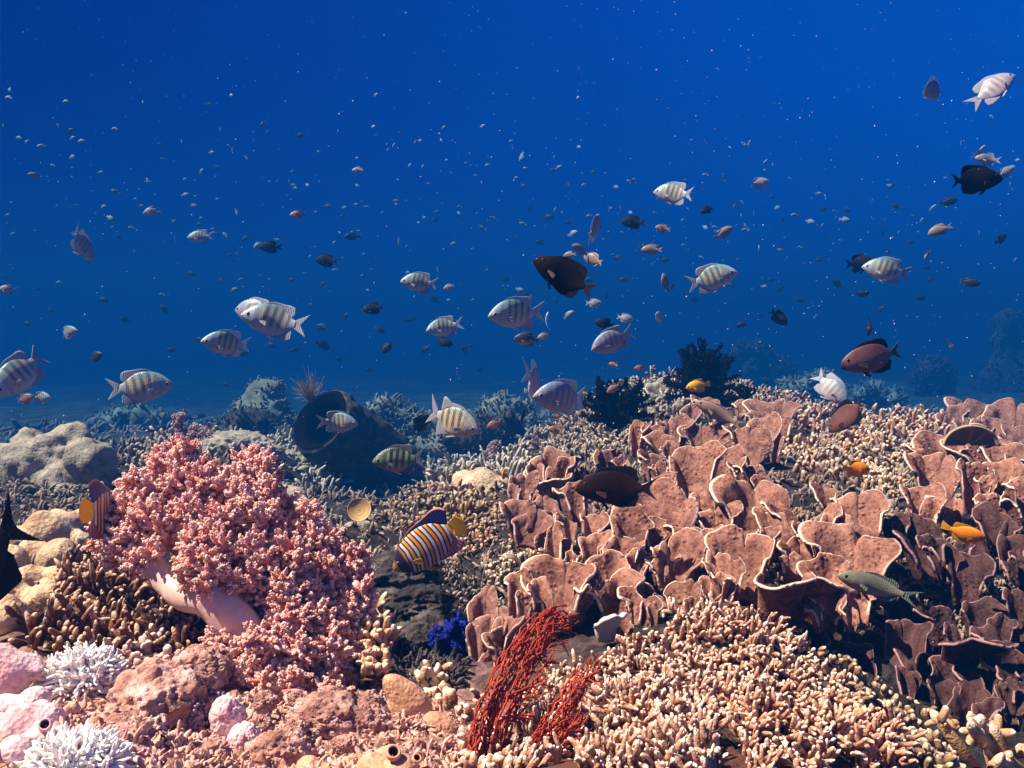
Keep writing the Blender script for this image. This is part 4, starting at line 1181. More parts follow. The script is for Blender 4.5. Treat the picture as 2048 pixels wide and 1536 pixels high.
# ------------------------------------------------------------------ barrel sponge lying on the slope
def barrel_sponge():
    d = 3.7
    a = at(640, 842, 3.7); b = at(850, 990, 4.2)
    ax = nrm((b - a)[None])[0]
    fa, fb = frames(ax[None]); fa, fb = fa[0], fb[0]
    root = thing("barrel_sponge", "big dark grey barrel sponge lying down the slope with its wide dark mouth open", "sponge", b)
    org = np.array(b)
    prof = []
    Ln = np.linalg.norm(b - a) * .82
    R0 = 76 / FPX * d
    outer = [(-.006, .90), (.004, .95), (.03, .99), (.08, 1.02), (.15, 1.02), (.3, 1.04), (.5, 1.06), (.7, 1.0), (.9, .82), (1.05, .55)]
    inner = [(.40, .15), (.36, .36), (.24, .50), (.1, .58), (.04, .66), (.004, .78), (-.012, .84), (-.006, .90)]
    def rev(pf, amp):
        an = np.linspace(0, 2 * math.pi, 97)[:-1]
        tt = np.linspace(0, len(pf) - 1, len(pf) * 8)
        h = np.interp(tt, np.arange(len(pf)), [p[0] for p in pf]); rr = np.interp(tt, np.arange(len(pf)), [p[1] for p in pf])
        D = fa[None] * np.cos(an)[:, None] + fb[None] * np.sin(an)[:, None]
        G = a[None, None] + ax[None, None] * (h * Ln)[:, None, None] + D[None] * (rr * R0)[:, None, None]
        n = fbm(G, 9, 4, 8) * .5 + np.abs(fbm(G, 30, 3, 2)) * .25
        G = G + D[None] * (vnoise(G, 2.2, 31) * .16 * R0)[..., None] + ax[None, None] * (vnoise(G, 3.1, 32) * .22 * R0 * np.clip(1 - h * 5, 0, 1)[:, None])[..., None]
        # rough ribs down the outside
        G = G + D[None] * (n * amp + .0015 * np.sin(an * 13)[None] * np.minimum(1, h * 8)[:, None])[..., None]
        return G.reshape(-1, 3), grid_faces(len(tt), len(an), True)
    m = mat_mass("barrel_sponge_skin", (.012, .009, .011, 1), (.042, .032, .034, 1), (.12, .095, .095, 1), 26, 90, .9, .9)
    V, F = rev(outer, .020)
    link("barrel", Geo().add(V, F[:, ::-1]).mesh("barrel", org), m, root)
    V, F = rev(inner, .004)
    k = NT("sponge_throat"); mi = k.done(k.ramp(k.noise(30, 3), [(.3, (.003, .002, .004, 1)), (.7, (.008, .006, .008, 1))]), .95, None, 0)  # near black colour of throat and lip stands in for the mouth's shade
    link("throat", Geo().add(V, F[:, ::-1]).mesh("throat", org), mi, root)
barrel_sponge()
# hazy plume growing on top of the barrel sponge
def plume(label, x, y, d, n, h, m, spread=.35):
    d = float(W(d))
    c = at(x, y, d)
    K = 12; t = np.linspace(0, 1, K)
    A = []
    for i in range(n):
        dr = nrm(np.array([[RNG.normal(-.15, spread), RNG.normal(0, spread), 1]]))[0]
        L = h * RNG.uniform(.6, 1.1)
        A.append(c + dr[None] * (t * L)[:, None] + np.outer(t ** 2, RNG.normal(0, .25 * h, 3)) + np.cumsum(RNG.normal(0, .0015, (K, 3)), 0))
    o = link("sea_plume", Geo().add(*tubes(np.array(A), np.full((n, K), .0011) * np.linspace(1.3, .5, K)[None], 5)).mesh("sea_plume", c), m, None, c)
    tag(o, label, "sea plume")
k = NT("plume_brown"); M_PLUME = k.done((.28, .22, .17, 1), .8)
plume("feathery grey sea plume standing on the mouth of the barrel sponge", 622, 806, 2.12, 150, .10, M_PLUME)

# yellow round disc
def disc():
    d = 1.5; c = at(718, 1019, d); R = 23.5 / FPX * d
    root = thing("disc_coral", "round yellow tan disc with rings, standing on the rock right of the soft coral", "coral", c - np.array([0, 0, R]))
    org = np.array(root.location)
    n, m_ = 96, 40
    an = np.linspace(0, 2 * math.pi, n + 1)[:-1]; r = np.linspace(.02, 1, m_)
    axis = nrm(np.array([[.05, -.92, .35]]))[0]
    a, b = frames(axis[None]); a, b = a[0], b[0]
    prof = -.25 * (1 - r ** 2) * R + .004 * R * np.sin(r * 20)
    pts = lambda off: (c + (a[None, None] * np.cos(an)[None, :, None] + b[None, None] * np.sin(an)[None, :, None]) * (r * R * 1.0)[:, None, None] * (1 + .02 * np.sin(an * 3 + 1))[None, :, None] + axis[None, None] * (prof + off)[:, None, None]).reshape(-1, 3)
    g = Geo()
    tone = np.repeat(r, n)
    f = grid_faces(m_, n, True)
    g.add(pts(0), f, tone); g.add(pts(-.003), f[:, ::-1], tone)
    e = (m_ - 1) * n + np.arange(n); k_ = m_ * n
    g.f.append(np.stack([e, np.roll(e, -1), np.roll(e, -1) + k_, e + k_], -1))
    k = NT("yellow_disc")
    mt = k.done(k.ramp(k.math('ADD', k.attr(), k.math('MULTIPLY', k.math('SUBTRACT', k.noise(60, 3), .5), .2)), [(0, (.50, .29, .10, 1)), (.35, (.62, .38, .14, 1)), (.42, (.50, .29, .10, 1)), (.6, (.60, .37, .14, 1)), (.86, (.50, .28, .10, 1)), (.95, (.68, .48, .25, 1))]), .6, k.bump(k.noise(220, 3), .3, .001))
    link("disc", g.mesh("disc", org), mt, root)
disc()
lump("rough_coral", "grey lumpy coral knob holding up the yellow disc", "coral", [(700,1062,16),(725,1058,18),(745,1068,14),(690,1080,20),(720,1085,24),(745,1090,18)], 1.37, M_GREYM, .005, .005, 70, 27)

# blue encrusting sponge in the shade
k = NT("blue_sponge"); M_BLUES = k.done(k.ramp(k.noise(90, 4), [(.3, (.003, .004, .06, 1)), (.55, (.006, .014, .22, 1)), (.75, (.02, .05, .42, 1))]), .7, k.bump(k.voro(260), .9, .004), .1)
lump("blue_sponge", "deep blue encrusting sponge in the shade left of the dusky plate cups", "sponge",
     [(905,1262,22),(918,1245,15),(890,1285,22),(882,1308,18),(900,1305,20,.01),(915,1278,18),(925,1255,13,.01),(886,1328,16),(908,1322,16)], .945, M_BLUES, .0032, .011, 130, 28)

# ------------------------------------------------------------------ the far slope, fading into the water
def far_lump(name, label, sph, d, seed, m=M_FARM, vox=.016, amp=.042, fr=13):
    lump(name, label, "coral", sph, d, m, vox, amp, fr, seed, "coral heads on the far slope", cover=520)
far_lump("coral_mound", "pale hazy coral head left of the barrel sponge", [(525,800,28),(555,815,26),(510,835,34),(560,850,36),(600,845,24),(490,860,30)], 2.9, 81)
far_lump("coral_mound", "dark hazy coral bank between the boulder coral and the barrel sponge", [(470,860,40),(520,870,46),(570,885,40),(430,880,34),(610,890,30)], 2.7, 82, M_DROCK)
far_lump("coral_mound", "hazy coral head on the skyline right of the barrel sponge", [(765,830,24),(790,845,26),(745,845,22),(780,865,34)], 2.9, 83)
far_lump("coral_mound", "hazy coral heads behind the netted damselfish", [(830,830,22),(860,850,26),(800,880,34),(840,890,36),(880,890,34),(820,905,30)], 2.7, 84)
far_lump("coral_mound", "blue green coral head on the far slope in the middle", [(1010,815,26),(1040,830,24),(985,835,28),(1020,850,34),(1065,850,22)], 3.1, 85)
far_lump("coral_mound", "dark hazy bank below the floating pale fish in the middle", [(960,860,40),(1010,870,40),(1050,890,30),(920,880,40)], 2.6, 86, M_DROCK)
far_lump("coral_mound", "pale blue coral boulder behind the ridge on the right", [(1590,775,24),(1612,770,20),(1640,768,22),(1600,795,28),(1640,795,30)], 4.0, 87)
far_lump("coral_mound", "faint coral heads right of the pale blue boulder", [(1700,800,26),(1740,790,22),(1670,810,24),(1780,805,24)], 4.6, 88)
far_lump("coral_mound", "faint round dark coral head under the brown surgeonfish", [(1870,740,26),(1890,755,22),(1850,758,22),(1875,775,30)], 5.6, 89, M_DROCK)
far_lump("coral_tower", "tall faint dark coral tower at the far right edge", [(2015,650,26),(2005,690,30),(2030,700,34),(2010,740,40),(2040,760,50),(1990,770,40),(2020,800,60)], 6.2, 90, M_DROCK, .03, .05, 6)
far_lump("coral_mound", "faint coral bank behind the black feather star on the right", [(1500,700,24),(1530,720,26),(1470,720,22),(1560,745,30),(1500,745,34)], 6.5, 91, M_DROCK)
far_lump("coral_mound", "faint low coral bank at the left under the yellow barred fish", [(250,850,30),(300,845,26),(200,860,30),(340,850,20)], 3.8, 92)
for q, (x, y, d, lab) in enumerate([(755,835,2.75,"thin pale branching bush on the far skyline behind the barrel sponge"),(800,850,2.6,"blurred pale pink bush right of the barrel sponge"),(640,960,2.1,"grey branching bush in the dark hollow under the barrel sponge"),(560,900,2.2,"grey branching bush left of the barrel sponge mouth")]):
    finger_coral("coral_bush", lab, "coral", [(x-34,y+26),(x-30,y-10),(x,y-24),(x+30,y-8),(x+34,y+28)], 8.5, .045, .0042, M_BLUEF, up=.8, toward=0, spread=.9, group="small branching bushes on the far slope")

# ------------------------------------------------------------------ fish
def cr(xs_, ys_, q):
    """smooth curve through control points (xs increasing)"""
    xs_, ys_ = np.asarray(xs_, float), np.asarray(ys_, float)
    m = np.gradient(ys_, xs_)
    i = np.clip(np.searchsorted(xs_, q) - 1, 0, len(xs_) - 2)
    h = xs_[i + 1] - xs_[i]; t = (q - xs_[i]) / h
    return (2*t**3-3*t**2+1)*ys_[i] + (t**3-2*t**2+t)*h*m[i] + (-2*t**3+3*t**2)*ys_[i+1] + (t**3-t**2)*h*m[i+1]

class Fish:
    """nose at x = +.5, tail tip near -.5, z up, y across"""
    def __init__(self, prof, thick, bend=0.0):
        p = np.array(prof, float)[::-1]
        self.px, self.pt, self.pb = p[:, 0], p[:, 1], p[:, 2]
        self.th, self.bend = thick, bend
        self.x0, self.x1 = self.px[0], self.px[-1]
    def top(self, x): return cr(self.px, self.pt, x)
    def bot(self, x): return cr(self.px, self.pb, x)
    def half(self, x):
        s = (self.x1 - x) / (self.x1 - self.x0)
        return self.th * np.interp(s, [0, .04, .12, .25, .4, .6, .8, 1.0], [.05, .28, .62, .92, 1, .78, .42, .16])
    def bendv(self, V):
        V = V.copy(); x = V[..., 0]
        V[..., 1] += self.bend * np.where(x < .1, (x - .1) ** 2, 0) * 1.2 - self.bend * .05 * np.maximum(x - .2, 0)
        return V
    def body(self, nx=44, nr=22):
        s = (1 - np.cos(np.linspace(0, math.pi, nx))) / 2 * .55 + np.linspace(0, 1, nx) * .45
        x = self.x1 + (self.x0 - self.x1) * s
        t, b, h = self.top(x), self.bot(x), self.half(x)
        a = np.linspace(0, 2 * math.pi, nr + 1)[:-1]
        mid, hz = (t + b) / 2, (t - b) / 2
        V = np.stack([np.repeat(x[:, None], nr, 1), h[:, None] * np.sin(a)[None] * (1 - .15 * np.cos(a)[None] ** 2), mid[:, None] + hz[:, None] * np.cos(a)[None]], -1)
        f = grid_faces(nx, nr, True)
        Vc = np.concatenate([V.reshape(-1, 3), [[self.x1 + .003, 0, mid[0]], [self.x0 - .01, 0, mid[-1]]]])
        i = np.arange(nr); j = (i + 1) % nr; k = (nx - 1) * nr
        caps = np.concatenate([np.stack([j, i, np.full(nr, nx * nr)], -1), np.stack([k + i, k + j, np.full(nr, nx * nr + 1)], -1)])
        return self.bendv(Vc), [f[:, ::-1], caps[:, ::-1]]
    def fin(self, base, outer, n=30, m=7, th=.006, ray=.0025):
        """membrane between two polylines (x, z)"""
        def res(P):
            P = np.array(P, float); t = np.linspace(0, 1, len(P))
            q = np.linspace(0, 1, n)
            return np.stack([cr(t, P[:, 0], q), cr(t, P[:, 1], q)], -1) if len(P) > 2 else np.stack([np.interp(q, t, P[:, 0]), np.interp(q, t, P[:, 1])], -1)
        B, O = res(base), res(outer)
        v = np.linspace(0, 1, m)[None, :, None]
        G2 = B[:, None] * (1 - v) + O[:, None] * v
        y = ray * np.sin(np.arange(n) * 2.1)[:, None] * np.linspace(0, 1, m)[None]
        G = np.stack([G2[..., 0], y, G2[..., 1]], -1)
        V, F, A = slab(G, th * (1.15 - np.linspace(0, 1, m))[None, :], np.linspace(0, 1, m)[None] + 0 * y)
        return self.bendv(V), F, A
    def strip(self, x0, x1, hs, top=True, sweep=-.05, n=30, inset=.012, **kw):
        x = np.linspace(x0, x1, 9)
        f = self.top if top else self.bot
        sg = 1 if top else -1
        h = np.interp(np.linspace(0, 1, 9), np.linspace(0, 1, len(hs)), hs)
        base = np.stack([x, f(x) - sg * inset], -1)
        outer = np.stack([x + sweep * h / max(hs), f(x) + sg * h], -1)
        return self.fin(base, outer, n, **kw)

def fish_mesh(parts, name):
    g = Geo()
    for V, F, A in parts: g.add(V, F, A)
    return g.mesh(name)

def paired(fb, x, z, y, L, W, ang, droop, side):
    """a small side fin leaving the flank"""
    n, m = 9, 7
    u = np.linspace(-1, 1, n)[:, None]; v = np.linspace(0, 1, m)[None]
    hw = (.25 + .75 * v) * W * (1 - .25 * u ** 2 * v)
    X = x - v * L * math.cos(ang) * (1 - .12 * u ** 2) + 0 * u
    Yy = side * (y + v * L * math.sin(ang)) + 0 * u
    Z = z + u * hw - v * L * droop
    V, F, A = slab(np.stack([X, Yy, Z], -1), .005, v + 0 * u)
    return fb.bendv(V), F, A

def make_species(key, prof, thick, mats, dorsal, anal, tail, pelvic=None, pect=None, eye=None, bends=(.0,), tail_name="tail_fin"):
    var = []
    for bnd in bends:
        fb = Fish(prof, thick, bnd)
        P = []
        V, F = fb.body(); P.append(("body", Geo().add(V, F).mesh(key + "_body"), mats['body']))
        for (nm, args, kw) in (("dorsal_fin", dorsal, dict(top=True)), ("anal_fin", anal, dict(top=False))):
            if args:
                kw = dict(kw); kw.update(args.get('kw', {}))
                P.append((nm, Geo().add(*fb.strip(args['x0'], args['x1'], args['h'], **kw)).mesh(key + "_" + nm), mats.get(nm, mats['fin'])))
        P.append((tail_name, Geo().add(*fb.fin(tail[0], tail[1], 34, 8, .008)).mesh(key + "_tail"), mats.get('tail', mats['fin'])))
        if pelvic:
            for s in (-1, 1):
                V, F, A = fb.fin([(pelvic[0], fb.bot(pelvic[0]) + .02), (pelvic[0] - .06, fb.bot(pelvic[0] - .06) + .02)], [(pelvic[1] + .02, pelvic[2]), (pelvic[1], pelvic[2] + .015)], 8, 6)
                V = V + np.array([0, s * .025, 0]); V[:, 1] += s * .10 * np.maximum(0, fb.bot(pelvic[0]) - V[:, 2])
                P.append(("pelvic_fin", Geo().add(V, F, A).mesh(key + "_pelvic"), mats.get('pelvic', mats['fin'])))
        if pect:
            for s in (-1, 1):
                P.append(("pectoral_fin", Geo().add(*paired(fb, pect[0], pect[1], fb.half(pect[0]) * .92, pect[2], pect[3], pect[4], .25, s)).mesh(key + "_pectoral"), mats.get('pect', mats['fin'])))
        if eye:
            V0, F0 = ICO[3]
            for s in (-1, 1):
                h = float(fb.half(np.array([eye[0]]))[0])
                c = np.array([eye[0], s * h * eye[3], eye[1]])
                V = V0 * np.array([eye[2], eye[2] * .45, eye[2]])
                A = np.hypot(V0[:, 0], V0[:, 2])
                P.append(("eye", Geo().add(fb.bendv(V + c), F0, A).mesh(key + "_eye"), mats['eye']))
        for nm, me, m in P: me.materials.append(m)
        var.append([(nm, me) for nm, me, m in P])
    return var

def basis(p, a, yo, roll, L):
    a, yo = R_(a), R_(yo)
    f = Vector((math.cos(a) * math.cos(yo), math.sin(yo), math.sin(a) * math.cos(yo)))
    up = Vector((0, 0, 1)) if abs(f.z) < .93 else Vector((-f.x, -f.y, .2))
    y = up.cross(f).normalized()
    z = f.cross(y)
    M = Matrix(((f.x, y.x, z.x, p[0]), (f.y, y.y, z.y, p[1]), (f.z, y.z, z.z, p[2]), (0, 0, 0, 1)))
    return M @ Matrix.Rotation(R_(roll), 4, 'X') @ Matrix.Scale(L, 4)

SPEC = {}
COUNT = {}
def fish(key, px, py, length, a, d, label, name, cat, group=None, yo=0, roll=0, var=None):
    v = SPEC[key]
    COUNT[key] = COUNT.get(key, 0) + 1
    parts = v[(COUNT[key] if var is None else var) % len(v)]
    d = float(W(d))
    L = length / FPX * d / max(.42, abs(math.cos(R_(yo))))
    root = bpy.data.objects.new(name, None)
    root.empty_display_size = .02
    COL.objects.link(root)
    root.matrix_world = basis(at(px, py, d), a, yo, roll, L)
    tag(root, label, cat, group)
    for nm, me in parts:
        link(nm, me, None, root)
    return root

# fish skins ------------------------------------------------------
def eye_mat(name, ring, pup=.62):
    k = NT(name)
    return k.done(k.ramp(k.attr(), [(0, (.004, .004, .006, 1)), (pup, (.006, .006, .01, 1)), (pup + .08, ring), (1, ring)]), .12, None, .6)
EYE_W = eye_mat("silver_eye", (.42, .45, .48, 1)); EYE_D = eye_mat("dark_eye", (.08, .06, .05, 1), .7); EYE_O = eye_mat("orange_eye", (.55, .22, .05, 1), .55)

def fin_mat(name, c, c2=None, trans=.35):
    k = NT(name)
    w = k.n('TexWave', bands_direction='X'); w.inputs['Scale'].default_value = 12; w.inputs['Distortion'].default_value = 1.5
    k.l(k.co, w.inputs['Vector'])
    col = k.mix(k.math('MULTIPLY', w.outputs[1], .35), c, c2 or tuple(x * .6 for x in c[:3]) + (1,))
    k.done(col, .45 if max(c[:3]) > .05 else .8, k.bump(w.outputs[1], .25, .004), .4 if max(c[:3]) > .05 else .06)
    if trans:
        t = k.n('BsdfTranslucent'); k.val(t.inputs[0], col)
        ms = k.n('MixShader'); ms.inputs[0].default_value = trans
        k.l(k.b.outputs[0], ms.inputs[1]); k.l(t.outputs[0], ms.inputs[2]); k.l(ms.outputs[0], k.out.inputs[0])
    return k.m

def sergeant_mat(name, back, flank, belly, yellow, bar, net=1.0, yel=1.0):
    k = NT(name)
    x, y, z = k.sep()
    zz = k.math('ADD', z, k.math('MULTIPLY', k.math('SUBTRACT', k.noise(7, 2), .5), .06))
    c = k.ramp(k.math('ADD', k.math('MULTIPLY', zz, 1.9), .5), [(.10, belly), (.38, flank), (.62, flank), (.92, back)])
    # soft upright bars with yellow bands between them
    xb = k.math('ADD', x, k.math('MULTIPLY', z, .16))
    u = k.math('ADD', k.math('MULTIPLY', xb, 1.0), .5)
    def band(c0, w):
        d_ = k.math('ABSOLUTE', k.math('SUBTRACT', u, c0))
        return k.smooth(d_, w, w * .35)
    ye = None
    for c0, w in ((.70, .035), (.585, .04), (.47, .04), (.355, .035)):
        b = band(c0, w)
        ye = b if ye is None else k.math('MAXIMUM', ye, b)
    mid_ = k.math('MULTIPLY', k.smooth(zz, -.20, -.06), k.smooth(zz, .22, .10))
    c = k.mix(k.math('MULTIPLY', k.math('MULTIPLY', ye, mid_), .8 * yel), c, yellow)
    da = None
    for c0, w in ((.645, .036), (.53, .038), (.415, .036), (.30, .03)):
        b = band(c0, w)
        da = b if da is None else k.math('MAXIMUM', da, b)
    # net of scale edges
    mp = k.n('Mapping'); mp.inputs['Scale'].default_value = (30, 1, 40); mp.inputs['Rotation'].default_value = (0, 0.0, 0)
    k.l(k.co, mp.inputs[0])
    vo = k.voro(1.0, 'DISTANCE_TO_EDGE', mp.outputs[0], .35)
    netm = k.math('MULTIPLY', k.smooth(vo, .20, .04), net)
    body = k.math('MULTIPLY', k.smooth(u, .20, .30), k.smooth(u, .86, .74))
    hi = k.smooth(zz, -.17, -.02)
    c = k.mix(k.math('MULTIPLY', k.math('MULTIPLY', da, hi), .5), c, bar)
    c = k.mix(k.math('MULTIPLY', k.math('MULTIPLY', netm, body), k.math('MULTIPLY', hi, k.math('ADD', .35, k.math('MULTIPLY', da, .5)))), c, (bar[0] * .5, bar[1] * .5, bar[2] * .5, 1))
    # gill cover line and dusky face
    g = k.math('ABSOLUTE', k.math('SUBTRACT', k.math('ADD', u, k.math('MULTIPLY', k.math('MULTIPLY', z, z), 1.2)), .80))
    c = k.mix(k.math('MULTIPLY', k.smooth(g, .016, .004), .35), c, (back[0] * .6, back[1] * .6, back[2] * .6, 1))
    c = k.mix(k.math('MULTIPLY', k.smooth(u, .92, .99), .35), c, (.35, .22, .22, 1))
    h = k.math('ADD', k.smooth(vo, 0, .3), 0)
    return k.done(c, .34, k.bump(h, .18, .01), .5)

SERG = sergeant_mat("barred_damsel_skin", (.14, .30, .33, 1), (.44, .46, .51, 1), (.68, .56, .60, 1), (.80, .57, .22, 1), (.06, .10, .11, 1), .7)
SERG_P = sergeant_mat("pale_damsel_skin", (.20, .28, .42, 1), (.37, .34, .44, 1), (.54, .43, .47, 1), (.70, .50, .30, 1), (.22, .22, .30, 1), .5, .6)
SERG_N = sergeant_mat("netted_damsel_skin", (.26, .34, .32, 1), (.52, .46, .40, 1), (.66, .48, .46, 1), (.85, .58, .20, 1), (.02, .025, .03, 1), 1.7, .8)
SERG_G = sergeant_mat("dark_netted_skin", (.03, .06, .05, 1), (.14, .19, .10, 1), (.36, .20, .19, 1), (.60, .66, .28, 1), (.012, .02, .02, 1), 1.6, .8)
F_PALE = fin_mat("pale_fin", (.50, .50, .60, 1)); F_WHITE = fin_mat("white_fin", (.82, .76, .80, 1)); F_DUSK = fin_mat("dusky_fin", (.16, .15, .20, 1), None, .2)
PROF_S = [(.5, .004, -.006), (.475, .042, -.030), (.43, .095, -.062), (.36, .160, -.112), (.27, .215, -.165), (.15, .250, -.208), (.03, .255, -.222), (-.09, .222, -.200), (-.19, .150, -.140), (-.26, .088, -.082), (-.315, .062, -.058)]
def serg_species(key, body, fin, extra=0, bends=(.5, -.5, .1)):
    tl = [(-.30, .060), (-.335, 0), (-.30, -.056)]
    to = [(-.52, .185 + extra), (-.44, .07), (-.40, .0), (-.44, -.07), (-.50, -.175 - extra * .6)]
    return make_species(key, PROF_S, .088, dict(body=body, fin=fin, pelvic=F_WHITE, eye=EYE_W, pect=fin),
        dict(x0=.20, x1=-.25, h=[.01, .035, .04, .045, .06, .11 + extra, .05], kw=dict(sweep=-.10)), dict(x0=-.01, x1=-.25, h=[.01, .05, .09 + extra * .6, .10, .04], kw=dict(sweep=-.10)),
        (tl, to), (.17, -.04, -.285), (.20, -.045, .12, .05, .5), (.385, .035, .034, .84), bends)
SPEC['serg'] = serg_species('serg', SERG, F_PALE)
SPEC['serg_pale'] = serg_species('serg_pale', SERG_P, F_PALE)
SPEC['serg_net'] = serg_species('serg_net', SERG_N, F_PALE, .10, (.15,))
SPEC['serg_dark'] = serg_species('serg_dark', SERG_G, F_DUSK, .03, (.3,))

def plain_mat(name, back, flank, belly, rough=.4, spot=None):
    k = NT(name)
    x, y, z = k.sep()
    c = k.ramp(k.math('ADD', k.math('MULTIPLY', z, 1.9), k.math('ADD', .5, k.math('MULTIPLY', k.math('SUBTRACT', k.noise(9, 3), .5), .25))), [(.15, belly), (.5, flank), (.85, back)])
    if spot: c = k.mix(k.smooth(x, spot[0], spot[1]), c, spot[2])
    mp = k.n('Mapping'); mp.inputs['Scale'].default_value = (34, 1, 44); k.l(k.co, mp.inputs[0])
    vo = k.voro(1.0, 'DISTANCE_TO_EDGE', mp.outputs[0], .4)
    return k.done(c, rough if max(flank[:3]) > .05 else .7, k.bump(vo, .15, .008), .35 if max(flank[:3]) > .05 else .08)

# oval dark surgeonfish with a lunate tail
PROF_T = [(.5, -.01, -.03), (.47, .045, -.062), (.41, .105, -.100), (.32, .160, -.145), (.20, .200, -.185), (.06, .215, -.205), (-.08, .200, -.190), (-.20, .145, -.140), (-.28, .075, -.072), (-.335, .038, -.036)]
def tang(key, body, fin, tailm, bends=(.35, -.35)):
    return make_species(key, PROF_T, .062, dict(body=body, fin=fin, tail=tailm, eye=EYE_D, pect=F_TANGP),
        dict(x0=.26, x1=-.27, h=[.01, .04, .05, .06, .075, .10, .03], kw=dict(sweep=-.06)), dict(x0=.06, x1=-.27, h=[.01, .05, .06, .08, .03], kw=dict(sweep=-.06)),
        ([(-.32, .034), (-.345, 0), (-.32, -.034)], [(-.52, .15), (-.45, .07), (-.415, 0), (-.45, -.07), (-.51, -.145)]), (.20, .08, -.27), (.24, -.05, .14, .05, .35), (.37, .055, .026, .8), bends)
F_TANGP = fin_mat("brown_pectoral", (.10, .045, .03, 1), None, .2)
F_BLACK = fin_mat("black_fin", (.014, .010, .016, 1), None, 0)
F_BROWN = fin_mat("brown_fin", (.10, .035, .03, 1), None, .1)
F_GOLD = fin_mat("black_fin_gold_edge", (.010, .007, .008, 1), (.09, .05, .012, 1), 0)
F_INK = fin_mat("ink_black_fin", (.005, .004, .008, 1), None, 0)
SPEC['tang'] = tang('tang', plain_mat("brown_surgeon_skin", (.010, .004, .005, 1), (.036, .010, .009, 1), (.022, .006, .006, 1)), F_BLACK, F_BLACK)
SPEC['tang_red'] = tang('tang_red', plain_mat("russet_surgeon_skin", (.10, .040, .035, 1), (.26, .095, .070, 1), (.20, .07, .055, 1), .45, (.38, .48, (.04, .02, .03, 1))), F_BLACK, F_BROWN)
SPEC['tang_black'] = tang('tang_black', plain_mat("black_surgeon_skin", (.006, .004, .008, 1), (.010, .006, .010, 1), (.006, .004, .007, 1)), F_BLACK, F_GOLD)

SPEC['tang_dark'] = tang('tang_dark', plain_mat("ink_black_skin", (.005, .004, .008, 1), (.007, .005, .010, 1), (.005, .004, .007, 1)), F_INK, F_INK)
# small oval damsels
PROF_D = [(.5, 0, -.01), (.475, .05, -.05), (.42, .11, -.095), (.33, .175, -.15), (.21, .215, -.195), (.08, .22, -.205), (-.05, .185, -.175), (-.16, .115, -.11), (-.235, .07, -.068), (-.29, .058, -.056)]
def damsel(key, body, fin, eye, fork=.0, bends=(.5, -.5), tailm=None):
    return make_species(key, PROF_D, .085, dict(body=body, fin=fin, eye=eye, pect=fin, tail=tailm or fin),
        dict(x0=.24, x1=-.22, h=[.01, .04, .05, .07, .11, .03], kw=dict(sweep=-.07)), dict(x0=.05, x1=-.22, h=[.01, .06, .10, .10, .03], kw=dict(sweep=-.07)),
        ([(-.27, .055), (-.30, 0), (-.27, -.053)], [(-.48, .12 + fork * .4), (-.49 + fork, .06), (-.50 + fork * 1.4, 0), (-.49 + fork, -.06), (-.48, -.12 - fork * .4)]),
        (.18, .0, -.30), (.22, -.04, .13, .05, .6), (.385, .04, .034, .8), bends)
F_ORANGE = fin_mat("orange_fin", (.88, .42, .02, 1), None, .3); F_YELLOW = fin_mat("yellow_fin", (.90, .56, .02, 1), None, .3); F_TAN = fin_mat("tan_fin", (.42, .26, .18, 1)); F_GREENF = fin_mat("grey_green_fin", (.20, .24, .20, 1))
SPEC['lemon'] = damsel('lemon', plain_mat("yellow_damsel_skin", (.95, .42, .005, 1), (.96, .50, .008, 1), (.95, .40, .006, 1), .45, (.36, .50, (.80, .20, .02, 1))), F_YELLOW, EYE_D)
SPEC['orange'] = damsel('orange', plain_mat("orange_damsel_skin", (.86, .26, .006, 1), (.88, .28, .008, 1), (.86, .25, .006, 1), .5, (.34, .50, (.60, .17, .03, 1))), F_ORANGE, EYE_D)
SPEC['russet'] = damsel('russet', plain_mat("russet_damsel_skin", (.30, .13, .09, 1), (.48, .22, .13, 1), (.60, .32, .18, 1)), F_TAN, EYE_W, .08)
SPEC['greyd'] = damsel('greyd', plain_mat("grey_damsel_skin", (.25, .24, .27, 1), (.42, .38, .38, 1), (.58, .48, .46, 1)), F_PALE, EYE_W, .08)
SPEC['blackd'] = damsel('blackd', plain_mat("black_damsel_skin", (.015, .014, .025, 1), (.025, .022, .035, 1), (.03, .025, .035, 1)), F_BLACK, EYE_D, .09)
SPEC['bicolor'] = damsel('bicolor', plain_mat("dark_yellow_belly_skin", (.03, .03, .06, 1), (.05, .04, .07, 1), (.62, .40, .06, 1)), F_DUSK, EYE_D, .09)
# slender fish
PROF_C = [(.5, 0, -.008), (.47, .035, -.035), (.41, .07, -.065), (.31, .105, -.10), (.18, .125, -.125), (.03, .125, -.13), (-.1, .10, -.105), (-.2, .065, -.066), (-.27, .042, -.042), (-.32, .034, -.034)]
def slender(key, body, fin, eye, bends=(.35,)):
    return make_species(key, PROF_C, .062, dict(body=body, fin=fin, eye=eye, pect=fin),
        dict(x0=.2, x1=-.24, h=[.01, .03, .03, .03, .05, .02], kw=dict(sweep=-.06)), dict(x0=.0, x1=-.24, h=[.01, .05, .05, .02], kw=dict(sweep=-.06)),
        ([(-.30, .032), (-.33, 0), (-.30, -.032)], [(-.53, .12), (-.43, .055), (-.385, 0), (-.43, -.055), (-.52, -.115)]), (.17, .03, -.20), (.22, -.03, .11, .035, .5), (.40, .02, .024, .8), bends)
SPEC['slim_green'] = slender('slim_green', plain_mat("olive_chromis_skin", (.07, .085, .075, 1), (.27, .26, .16, 1), (.50, .32, .26, 1)), F_GREENF, EYE_D)
SPEC['slim_tan'] = slender('slim_tan', plain_mat("tan_slender_skin", (.30, .18, .13, 1), (.42, .27, .20, 1), (.50, .32, .25, 1)), F_TAN, EYE_D)
